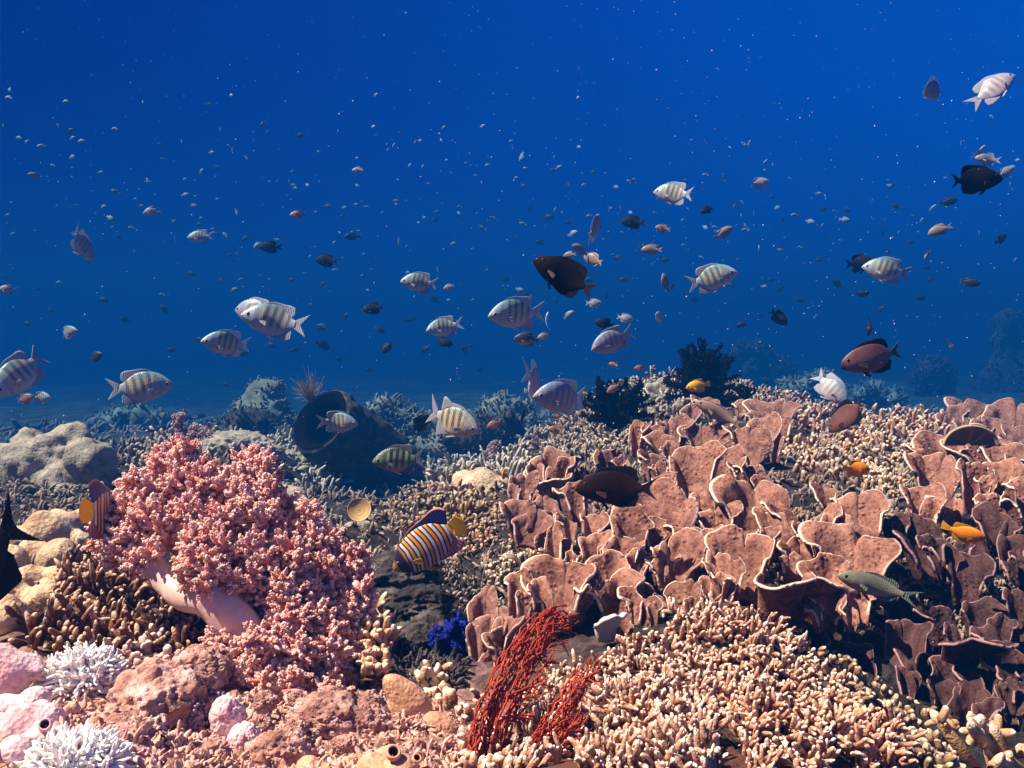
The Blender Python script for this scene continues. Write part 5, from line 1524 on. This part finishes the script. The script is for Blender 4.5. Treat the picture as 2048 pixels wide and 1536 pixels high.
SPEC['slim_pale'] = slender('slim_pale', plain_mat("pale_slender_skin", (.36, .42, .50, 1), (.58, .56, .62, 1), (.74, .66, .68, 1)), F_PALE, EYE_W, (.5, -.4))

# striped angelfish
def regal_mat():
    k = NT("regal_stripes")
    x, y, z = k.sep()
    s = k.math('ADD', x, k.math('MULTIPLY', k.math('MULTIPLY', z, z), -1.1))
    s = k.math('ADD', s, k.math('MULTIPLY', z, .10))
    s = k.math('ADD', s, k.math('MULTIPLY', k.math('SUBTRACT', k.noise(9, 2), .5), .018))
    fr = k.math('FRACT', k.math('MULTIPLY', k.math('ADD', s, 1.0), 9.5))
    c = k.ramp(fr, [(0, (.010, .008, .02, 1)), (.10, (.012, .008, .02, 1)), (.16, (.80, .28, .010, 1)), (.42, (.86, .36, .015, 1)), (.48, (.012, .008, .02, 1)), (.60, (.012, .008, .02, 1)), (.66, (.66, .60, .74, 1)), (.92, (.74, .68, .80, 1)), (.98, (.012, .008, .02, 1))])
    c = k.mix(k.smooth(x, .26, .33), c, (.025, .02, .06, 1))
    c = k.mix(k.smooth(x, .41, .46), c, (.45, .26, .05, 1))
    c = k.mix(k.smooth(x, -.29, -.33), c, (.85, .52, .02, 1))
    return k.done(c, .45, k.bump(k.voro(60), .1, .004), .35)
def regal_fin(name, base, edge, stripe):
    k = NT(name)
    a = k.attr()
    w = k.n('TexWave', bands_direction='X'); w.inputs['Scale'].default_value = 7; w.inputs['Distortion'].default_value = .8; k.l(k.co, w.inputs['Vector'])
    c = k.mix(k.math('MULTIPLY', k.smooth(w.outputs[1], .5, .75), .8), base, stripe)
    c = k.mix(k.smooth(a, .84, .93), c, edge)
    return k.done(c, .5)
PROF_R = [(.5, -.01, -.03), (.475, .03, -.065), (.43, .075, -.105), (.36, .135, -.155), (.25, .195, -.205), (.10, .235, -.235), (-.05, .235, -.225), (-.18, .195, -.18), (-.27, .125, -.115), (-.33, .085, -.08)]
SPEC['regal'] = make_species('regal', PROF_R, .068, dict(body=regal_mat(), fin=F_YELLOW, tail=fin_mat("yellow_tail", (.92, .55, .02, 1), (.85, .40, .02, 1), .25), pelvic=F_YELLOW, eye=EYE_O,
    dorsal_fin=regal_fin("navy_dorsal", (.02, .02, .12, 1), (.55, .20, .12, 1), (.03, .03, .18, 1)), anal_fin=regal_fin("purple_anal", (.42, .12, .14, 1), (.30, .06, .28, 1), (.55, .30, .40, 1))),
    dict(x0=.22, x1=-.33, h=[.01, .03, .04, .05, .07, .13, .18, .16], kw=dict(sweep=-.10)), dict(x0=-.02, x1=-.32, h=[.01, .04, .07, .11, .10], kw=dict(sweep=-.08)),
    ([(-.31, .085), (-.35, 0), (-.31, -.08)], [(-.47, .13), (-.51, .07), (-.525, 0), (-.51, -.07), (-.47, -.125)]), (.20, .02, -.34), (.24, -.06, .14, .055, .6), (.40, .02, .024, .8), (.25, -.6))

# ------------------------------------------------------------------ the fish one can point at
SG = "barred damselfish over the reef"
_sr = random.Random(8)
def S1(key, x, y, ln, a, d, lab, **kw):
    kw.setdefault("yo", _sr.uniform(-24, 24)); kw.setdefault("roll", _sr.uniform(-8, 8))
    fish(key, x, y, ln, a, d, lab, "damselfish", "fish", SG, **kw)
S1('serg', 548, 643, 128, 168, 1.45, "large barred damselfish with a yellow mid bar, overlapping a paler one behind its head", var=0)
S1('serg_pale', 512, 627, 100, 172, 1.62, "pale damselfish half hidden behind the large barred one", yo=25, var=2)
S1('serg', 452, 688, 92, 174, 1.55, "small bright barred damselfish just below the overlapping pair", var=1)
S1('serg', 282, 775, 114, 2, 1.45, "barred damselfish facing right with a long white belly fin, above the grey boulder coral", var=0)
S1('serg', 42, 748, 105, 235, 1.3, "barred damselfish nosing down at the left edge, belly towards us", yo=-38, roll=14, var=1)
S1('serg', 838, 566, 76, 176, 1.8, "greenish barred damselfish facing left, high in the middle", var=2)
S1('serg', 888, 655, 72, 192, 1.75, "silvery netted damselfish facing left with a dark fish under it", var=0)
S1('serg', 1032, 628, 112, 186, 1.5, "strongly barred damselfish facing left, below the black surgeonfish", var=2)
S1('serg_pale', 1124, 796, 120, 176, 1.35, "pale violet damselfish with an edge-on fish at its nose", var=1)
S1('serg_pale', 1070, 768, 60, 262, 1.4, "thin edge-on pale damselfish at the nose of the violet one", yo=66, var=0)
S1('serg_pale', 1224, 682, 92, 205, 1.4, "bright pinkish barred damselfish nosing down left, above the ridge", var=2)
S1('serg', 678, 845, 80, -6, 1.55, "barred damselfish facing right before the mouth of the barrel sponge", var=1)
S1('serg_net', 906, 843, 116, -20, 1.3, "long finned netted damselfish facing down right with an orange flank", var=0)
S1('serg_dark', 797, 920, 104, 184, 1.4, "dark green netted damselfish over the flank of the barrel sponge", var=0)
S1('serg', 1425, 557, 100, 14, 1.7, "greenish barred damselfish facing right, right of the black surgeonfish", var=2)
S1('serg', 1347, 388, 78, 172, 1.75, "dusky barred damselfish facing left, high in the open water", yo=20, var=0)
S1('serg', 1772, 541, 88, 170, 1.75, "dull barred damselfish crossing in front of a dark one on the right", var=1)
S1('serg_pale', 1662, 778, 84, -48, 1.5, "violet barred damselfish nosing down right, beside the russet surgeonfish", yo=-20, var=0)
S1('serg_pale', 162, 490, 64, -68, 1.6, "pale damselfish nosing steeply down at the upper left", yo=40, var=1)
S1('serg_pale', 1190, 456, 58, 62, 1.5, "narrow white barred damselfish swimming steeply up, upper middle", yo=48, var=2)
S1('serg_pale', 1988, 175, 100, 30, 1.45, "bright barred damselfish climbing right at the upper right corner", roll=-30, var=0)
S1('serg_pale', 1860, 178, 60, -25, 1.6, "blurred barred damselfish left of the climbing one, upper right", yo=35, roll=25, var=1)
S1('serg', 400, 474, 50, 185, 2.1, "dim greenish barred damselfish with a small pale fish at its tail, upper left", var=2)
S1('serg', 137, 665, 46, 10, 2.2, "faint dark barred damselfish right of the left edge", var=0)
S1('serg', 85, 795, 40, 0, 1.9, "small barred damselfish behind the nose-down one at the left edge", var=1)

def T1(key, x, y, ln, a, d, lab, **kw): fish(key, x, y, ln, a, d, lab, "surgeonfish", "fish", "dark surgeonfish", **kw)
T1('tang', 1230, 975, 160, 181, 1.02, "dark brown surgeonfish facing left in front of the pink plate corals", var=0)
T1('tang_red', 1745, 716, 134, 194, 1.3, "russet brown surgeonfish facing left above the right bank", var=1)
T1('tang_black', 1128, 552, 138, 151, 1.0, "black surgeonfish with a yellow edged tail, high in the middle", var=0)
T1('tang_red', 1694, 832, 88, 232, 1.45, "brown surgeonfish diving to the pale thicket on the right bank", yo=30, var=0)
T1('tang_black', 1950, 360, 112, 4, 1.3, "dark surgeonfish facing right near the right edge, pale fish at its nose", var=1)
T1('tang_dark', -78, 1132, 400, 214, .74, "black fish leaving at the left edge, only its forked tail in the picture", var=0)

fish('regal', 856, 1090, 172, 214, 1.02, "striped orange and white angelfish with a yellow tail, nosing down into the gap", "angelfish", "fish", "striped angelfish", roll=0, var=0)
fish('regal', 214, 1030, 82, 242, .845, "striped angelfish seen edge-on behind the left side of the pink soft coral", "angelfish", "fish", "striped angelfish", yo=70, var=0)

def D1(key, x, y, ln, a, d, lab, grp="orange and yellow damselfish", **kw): fish(key, x, y, ln, a, d, lab, "damselfish", "fish", grp, **kw)
D1('lemon', 1397, 772, 52, 190, 1.5, "bright yellow damselfish before the large black feather star")
D1('orange', 1710, 937, 62, -6, 1.15, "orange damselfish facing right over the cream finger coral")
D1('orange', 1926, 1067, 72, -8, .98, "yellow orange damselfish with spread fins before the shade-darkened plates", yo=-30, roll=20)
D1('orange', 1006, 946, 30, -80, 1.45, "small orange fish standing upright before the pinkish coral block", yo=40)
D1('orange', 1384, 1263, 34, -84, .80, "small orange fish seen end-on over the cream finger dome", yo=50)
D1('orange', 1727, 1487, 44, -60, .66, "orange fish half hidden in the cream fingers near the bottom", yo=30)
D1('lemon', 1166, 787, 16, 200, 1.6, "tiny yellow fish at the tail of the violet damselfish")
D1('orange', 1226, 729, 18, 170, 2.0, "tiny dull orange fish just above the ridge, left")
RG = "small russet fish near the ridge"
D1('russet', 991, 848, 36, 200, 1.7, "small tan fish with a pale tail, right of the netted damselfish", RG)
D1('russet', 1228, 776, 34, 215, 1.6, "small russet fish before the left black feather star", RG)
D1('russet', 1281, 736, 26, 185, 1.9, "small russet fish at the crest of the ridge", RG)
D1('russet', 1112, 859, 32, 176, 1.55, "blurred russet fish over the grey slender fingered coral", RG)
D1('russet', 1112, 833, 22, 0, 1.8, "dim russet fish under the belly of the violet damselfish", RG)
D1('russet', 50, 798, 44, 10, 2.0, "blurred reddish fish behind the nose-down damselfish", RG)
D1('russet', 595, 429, 32, 186, 1.9, "pale tan fish facing left alone in the upper left water", RG)
D1('russet', 1326, 457, 32, 170, 1.9, "tan round fish right of the dark fish in the upper middle", RG)
fish('slim_green', 1752, 1172, 162, 164, .88, "olive grey forked tail fish facing left before the tall rounded shields", "chromis", "fish")
fish('slim_tan', 1438, 828, 108, 152, 1.35, "tan slender fish lying over the crown of the upper plate coral", "chromis", "fish")
D1('bicolor', 1055, 679, 56, 176, 1.7, "dark fish with a yellow belly below the strongly barred damselfish", "dark damselfish")
D1('greyd', 1088, 672, 28, 200, 1.7, "tan disc shaped fish at the tail of the yellow bellied one", "small grey fish")
D1('blackd', 841, 846, 48, 25, 1.6, "black spread finned fish behind the tail of the netted damselfish", "dark damselfish", yo=35)
D1('blackd', 888, 684, 38, -20, 1.9, "black fish just beneath the silvery netted damselfish", "dark damselfish")
D1('blackd', 1210, 648, 44, 170, 1.65, "black fish behind the back of the pinkish damselfish", "dark damselfish")
D1('greyd', 1250, 636, 34, -10, 1.7, "grey fish touching the black one above the pinkish damselfish", "small grey fish")
D1('blackd', 1046, 833, 32, 80, 1.9, "thin dark fish swimming upright right of the small tan fish", "dark damselfish", yo=45)
D1('blackd', 1718, 527, 70, 4, 1.9, "dark fish behind the head of the dull barred damselfish", "dark damselfish")
D1('blackd', 1740, 649, 46, -86, 1.7, "brown black fish nosing straight down above the russet surgeonfish", "dark damselfish", yo=30)
D1('blackd', 1556, 634, 50, -40, 1.8, "dusky round fish nosing down, right of the ridge crest", "dark damselfish")
D1('blackd', 1267, 445, 52, 176, 1.9, "dark barred looking fish facing left, right of the narrow white one", "dark damselfish")
D1('blackd', 1414, 420, 30, 200, 1.9, "dark round fish with a pale side, right of the dusky barred damselfish", "dark damselfish")
D1('blackd', 655, 522, 50, 175, 2.0, "dark oval fish alone in the middle left water", "dark damselfish")
D1('blackd', 541, 494, 48, 180, 2.1, "dark oval fish with a small pale fish at its nose, middle left", "dark damselfish")
D1('blackd', 748, 617, 46, 190, 2.0, "dark slim fish facing left between the barred damselfish in the middle", "dark damselfish")
D1('slim_pale', 1093, 640, 34, 75, 1.5, "narrow pale fish swimming upright at the tail of the strongly barred damselfish", "small grey fish", yo=40)
D1('greyd', 1518, 366, 42, 10, 1.8, "pinkish grey fish facing right in the upper right water", "small grey fish")
D1('greyd', 1975, 319, 50, 172, 1.9, "brownish grey fish under a white one at the right edge", "small grey fish")
D1('slim_pale', 1958, 305, 38, 50, 1.9, "white blurred fish climbing above the brownish one at the right edge", "small grey fish", roll=30)
D1('greyd', 2010, 345, 40, 28, 1.75, "tan fish at the nose of the dark surgeonfish on the right", "small grey fish")
D1('greyd', 898, 574, 24, 200, 1.8, "small pinkish fish right of the greenish barred damselfish", "small grey fish")
D1('greyd', 1320, 637, 30, 140, 1.7, "pale round faced fish turned to us above the ridge", "small grey fish", yo=-50)
D1('greyd', 1187, 606, 34, 0, 1.8, "small grey fish under the tail of the black surgeonfish", "small grey fish")
D1('greyd', 15, 579, 36, 178, 1.9, "pale fish cut by the left edge at middle height", "small grey fish")
D1('greyd', 716, 340, 24, 185, 1.9, "pale fish facing left alone in the upper middle water", "small grey fish")
D1('slim_pale', 1900, 688, 34, -55, 2.3, "thin pale blue fish diving right of the russet surgeonfish", "small grey fish")
D1('greyd', 302, 422, 34, 200, 2.2, "pale hazy fish with spread tail, upper left", "small grey fish")

# ------------------------------------------------------------------ the shoal in the blue: small, simple, one mesh each
def small_mesh(name, prof, th, fork, m, tall=1.0):
    fb = Fish(prof, th, .3)
    g = Geo()
    V, F = fb.body(18, 10); g.add(V, F)
    g.add(*fb.strip(.2, -.22, [.01, .04, .05, .08, .03], top=True, n=10, m=3))
    g.add(*fb.strip(.02, -.22, [.01, .06, .07, .03], top=False, n=10, m=3))
    g.add(*fb.fin([(-.27, .05), (-.30, 0), (-.27, -.05)], [(-.48, .13), (-.5 + fork, .0), (-.48, -.13)], 10, 4, .012))
    me = g.mesh(name); me.materials.append(m)
    return me
k = NT("shoal_pale"); MS_P = k.done((.36, .38, .38, 1), .4)
k = NT("shoal_green"); MS_G = k.done((.26, .36, .30, 1), .4)
k = NT("shoal_tan"); MS_T = k.done((.30, .20, .16, 1), .4)
k = NT("shoal_dark"); MS_D = k.done((.02, .018, .03, 1), .5)
SM = {'p': small_mesh("pale_fish", PROF_D, .085, .08, MS_P), 'g': small_mesh("green_fish", PROF_D, .085, .08, MS_G), 't': small_mesh("tan_fish", PROF_D, .085, .08, MS_T), 'd': small_mesh("dark_fish", PROF_D, .085, .08, MS_D), 's': small_mesh("slim_fish", PROF_C, .06, .1, MS_P)}
SL = {'p': ("pale_fish", "tiny pale fish of the shoal hanging in the blue water", "pale fish of the distant shoal"), 'g': ("green_fish", "tiny greenish fish of the shoal hanging in the blue water", "greenish fish of the distant shoal"),
      't': ("tan_fish", "tiny tan fish hanging in the blue water", "tan fish of the distant shoal"), 'd': ("dark_fish", "small dark fish, a plain shadow hanging in the blue water", "dark fish of the distant shoal"), 's': ("slim_fish", "tiny slim pale fish of the shoal hanging in the blue water", "slim pale fish of the distant shoal")}
SH = {
 'g': "20,180,20 18,196,18 132,203,14 7,249,18 38,276,16 70,352,26 145,314,20 201,345,14 220,436,20 16,430,14 417,209,16 230,258,14 423,305,14 402,343,16 450,470,16 468,580,18 118,565,16 325,590,14 480,560,14 26,468,14 1044,313,26 560,830,16 150,664,18 232,384,18",
 'p': "53,284,12 84,293,20 145,276,14 163,282,16 106,331,12 326,318,12 296,364,14 370,390,18 370,358,10 208,413,16 263,456,14 276,464,12 390,411,10 614,370,14 577,393,10 688,415,12 733,414,14 792,402,14 845,333,10 820,330,12 746,253,12 515,490,22 872,425,14 920,414,12 907,487,14 893,320,8 940,308,10 975,330,12 985,436,10 1007,442,10 1117,335,16 1232,374,14 1260,425,14 1205,393,8 1046,448,16 1145,467,24 1178,432,14 1220,465,14 1410,455,16 1366,440,10 1311,427,14 1471,412,16 1555,415,16 1589,430,16 1620,443,20 1670,424,14 1690,440,24 1637,387,14 1491,460,16 1411,350,14 1595,425,14 1137,630,26 1040,580,20 897,600,10 1528,573,14 670,540,12 555,480,14 815,545,12 945,600,10 735,580,10 1855,510,26 1890,410,20 1430,455,14 1225,510,12 1290,520,14 1560,500,14 1600,495,12 1660,470,14 1475,520,12 1380,500,12",
 's': "285,203,12 182,302,12 465,302,12 350,480,16 473,424,16 506,284,12 430,355,10 797,483,18 483,497,10 787,290,12 830,285,10 882,280,10 1448,355,18 1446,330,14 1530,325,18 1508,424,16 1843,440,12 1865,415,18 2022,372,18 1960,470,20 1493,455,20 1518,497,18 1455,488,16 1240,415,12 1110,420,14 650,575,10 1705,395,12 1745,400,10 1340,330,12",
 't': "224,454,10 387,411,16 428,467,16 1448,466,44 1693,421,24 1304,500,44 1880,460,48 1188,520,56 1160,500,40 1330,566,40 1140,510,30 1060,590,12 775,300,8 1130,535,20",
 'd': "140,262,18 525,248,16 600,271,22 872,440,20 705,473,34 1095,435,26 1082,485,24 1045,372,18 1135,370,26 1185,345,14 1266,362,14 1105,340,14 1645,418,18 1565,440,14 1765,466,16 1897,403,38 2003,478,40 1675,568,30 1725,587,32 190,715,46 205,600,24 400,830,24 315,860,36 645,690,36 775,695,34 645,655,32 690,635,22 540,690,24 490,706,26 395,680,24 330,620,24 440,560,20 1290,494,30 1370,360,12 1530,760,24 1480,650,26 1940,565,40 1840,595,26 1600,600,22 1640,520,18 1250,560,24 1180,560,26 870,600,24 820,640,22 760,660,24 930,700,22 850,700,26 1330,520,22 1390,600,24 1430,690,18 1460,570,20 590,700,22 620,610,20 580,560,18 250,640,22 340,700,22 100,620,18 1760,620,22 1860,560,20 1420,760,16 1540,560,18 1010,560,18 1110,600,16 740,740,18 680,720,18 560,760,20 450,770,18 960,740,16"}
_r = np.random.default_rng(99)
for ty, nn_ in (('p', 55), ('g', 45), ('s', 40), ('d', 40), ('t', 8)):
    # the far end of the shoal, too many and too faint to place one by one
    for _ in range(nn_):
        x = _r.uniform(0, 2040) if ty != 'g' else _r.uniform(0, 1000)
        y = _r.normal(400, 95) if ty != 'd' else _r.normal(520, 90)
        SH[ty] += " %d,%d,%d" % (x, np.clip(y, 190, 700), _r.uniform(6, 13) if ty != 'd' else _r.uniform(10, 22))
for ty, txt in SH.items():
    for tok in txt.split():
        x, y, ln = [float(q) for q in tok.split(',')]
        true = RNG.uniform(.032, .045) if ty != 'd' else RNG.uniform(.042, .06)
        d = float(np.clip(FPX * true / ln, 1.9, 4.6)); d = min(float(W(d)), 1.55 / max(.05, (768 - y) / FPX - .07))
        o = link(SL[ty][0], SM[ty], None)
        a = RNG.choice([0, 180]) + RNG.normal(0, 25) if ty != 's' else RNG.choice([60, 75, -70, 110]) + RNG.normal(0, 15)
        o.matrix_world = basis(at(x, y, d), a, RNG.normal(0, 22), 0, ln / FPX * d)
        tag(o, SL[ty][1], "fish", SL[ty][2])

# ------------------------------------------------------------------ drifting specks and the water itself
def specks():
    n = 2600
    px = RNG.uniform(-60, 2110, n); py = RNG.uniform(-40, 1560, n) ** 1.0
    d = RNG.uniform(.45, 2.2, n)
    keep = (py < 900) | (RNG.random(n) < .35)
    keep &= (px > 900) | (RNG.random(n) < .55)
    px, py, d = px[keep], py[keep], d[keep]
    P = at(px, py, d)
    P = P[P[:, 2] < 1.9]
    P = P[P[:, 2] > ground(P[:, 0], P[:, 1]) + .03]
    sz = np.abs(RNG.normal(0, 1, len(P))) * .00016 + .00011
    sz *= np.linalg.norm(P - CAM, axis=1)
    V0, F0 = ICO[1]
    V, F, A = balls(P, sz[:, None] * RNG.uniform(.4, 1.9, (len(P), 3)), 1)
    k = NT("drifting_specks"); m = k.done((.85, .78, .76, 1), .5)
    tag(link("marine_snow", Geo().add(V, F, A).mesh("marine_snow"), m), kind="stuff")
specks()

def haze():
    x0, x1, y0, y1 = -44.0, 44.0, -3.0, 57.0
    zb, zt = float(Z.min()) - 1.2, 2.65
    V = np.array([[x, y, z] for z in (zb, zt) for y in (y0, y1) for x in (x0, x1)])
    F = np.array([[0, 2, 3, 1], [4, 5, 7, 6], [0, 1, 5, 4], [2, 6, 7, 3], [0, 4, 6, 2], [1, 3, 7, 5]])
    m = bpy.data.materials.new("water_haze"); m.use_nodes = True
    nt = m.node_tree; nt.nodes.clear()
    out = nt.nodes.new('ShaderNodeOutputMaterial'); v = nt.nodes.new('ShaderNodeVolumePrincipled')
    v.inputs['Density'].default_value = 0.18
    v.inputs['Color'].default_value = (0.002, 0.050, 0.185, 1)
    v.inputs['Absorption Color'].default_value = (0.0, 0.12, 0.35, 1)
    nt.links.new(v.outputs[0], out.inputs['Volume'])
    o = link("haze", Geo().add(V, F).mesh("haze", smooth=False), m)
    tag(o, kind="stuff")
haze()
bpy.context.view_layer.update()
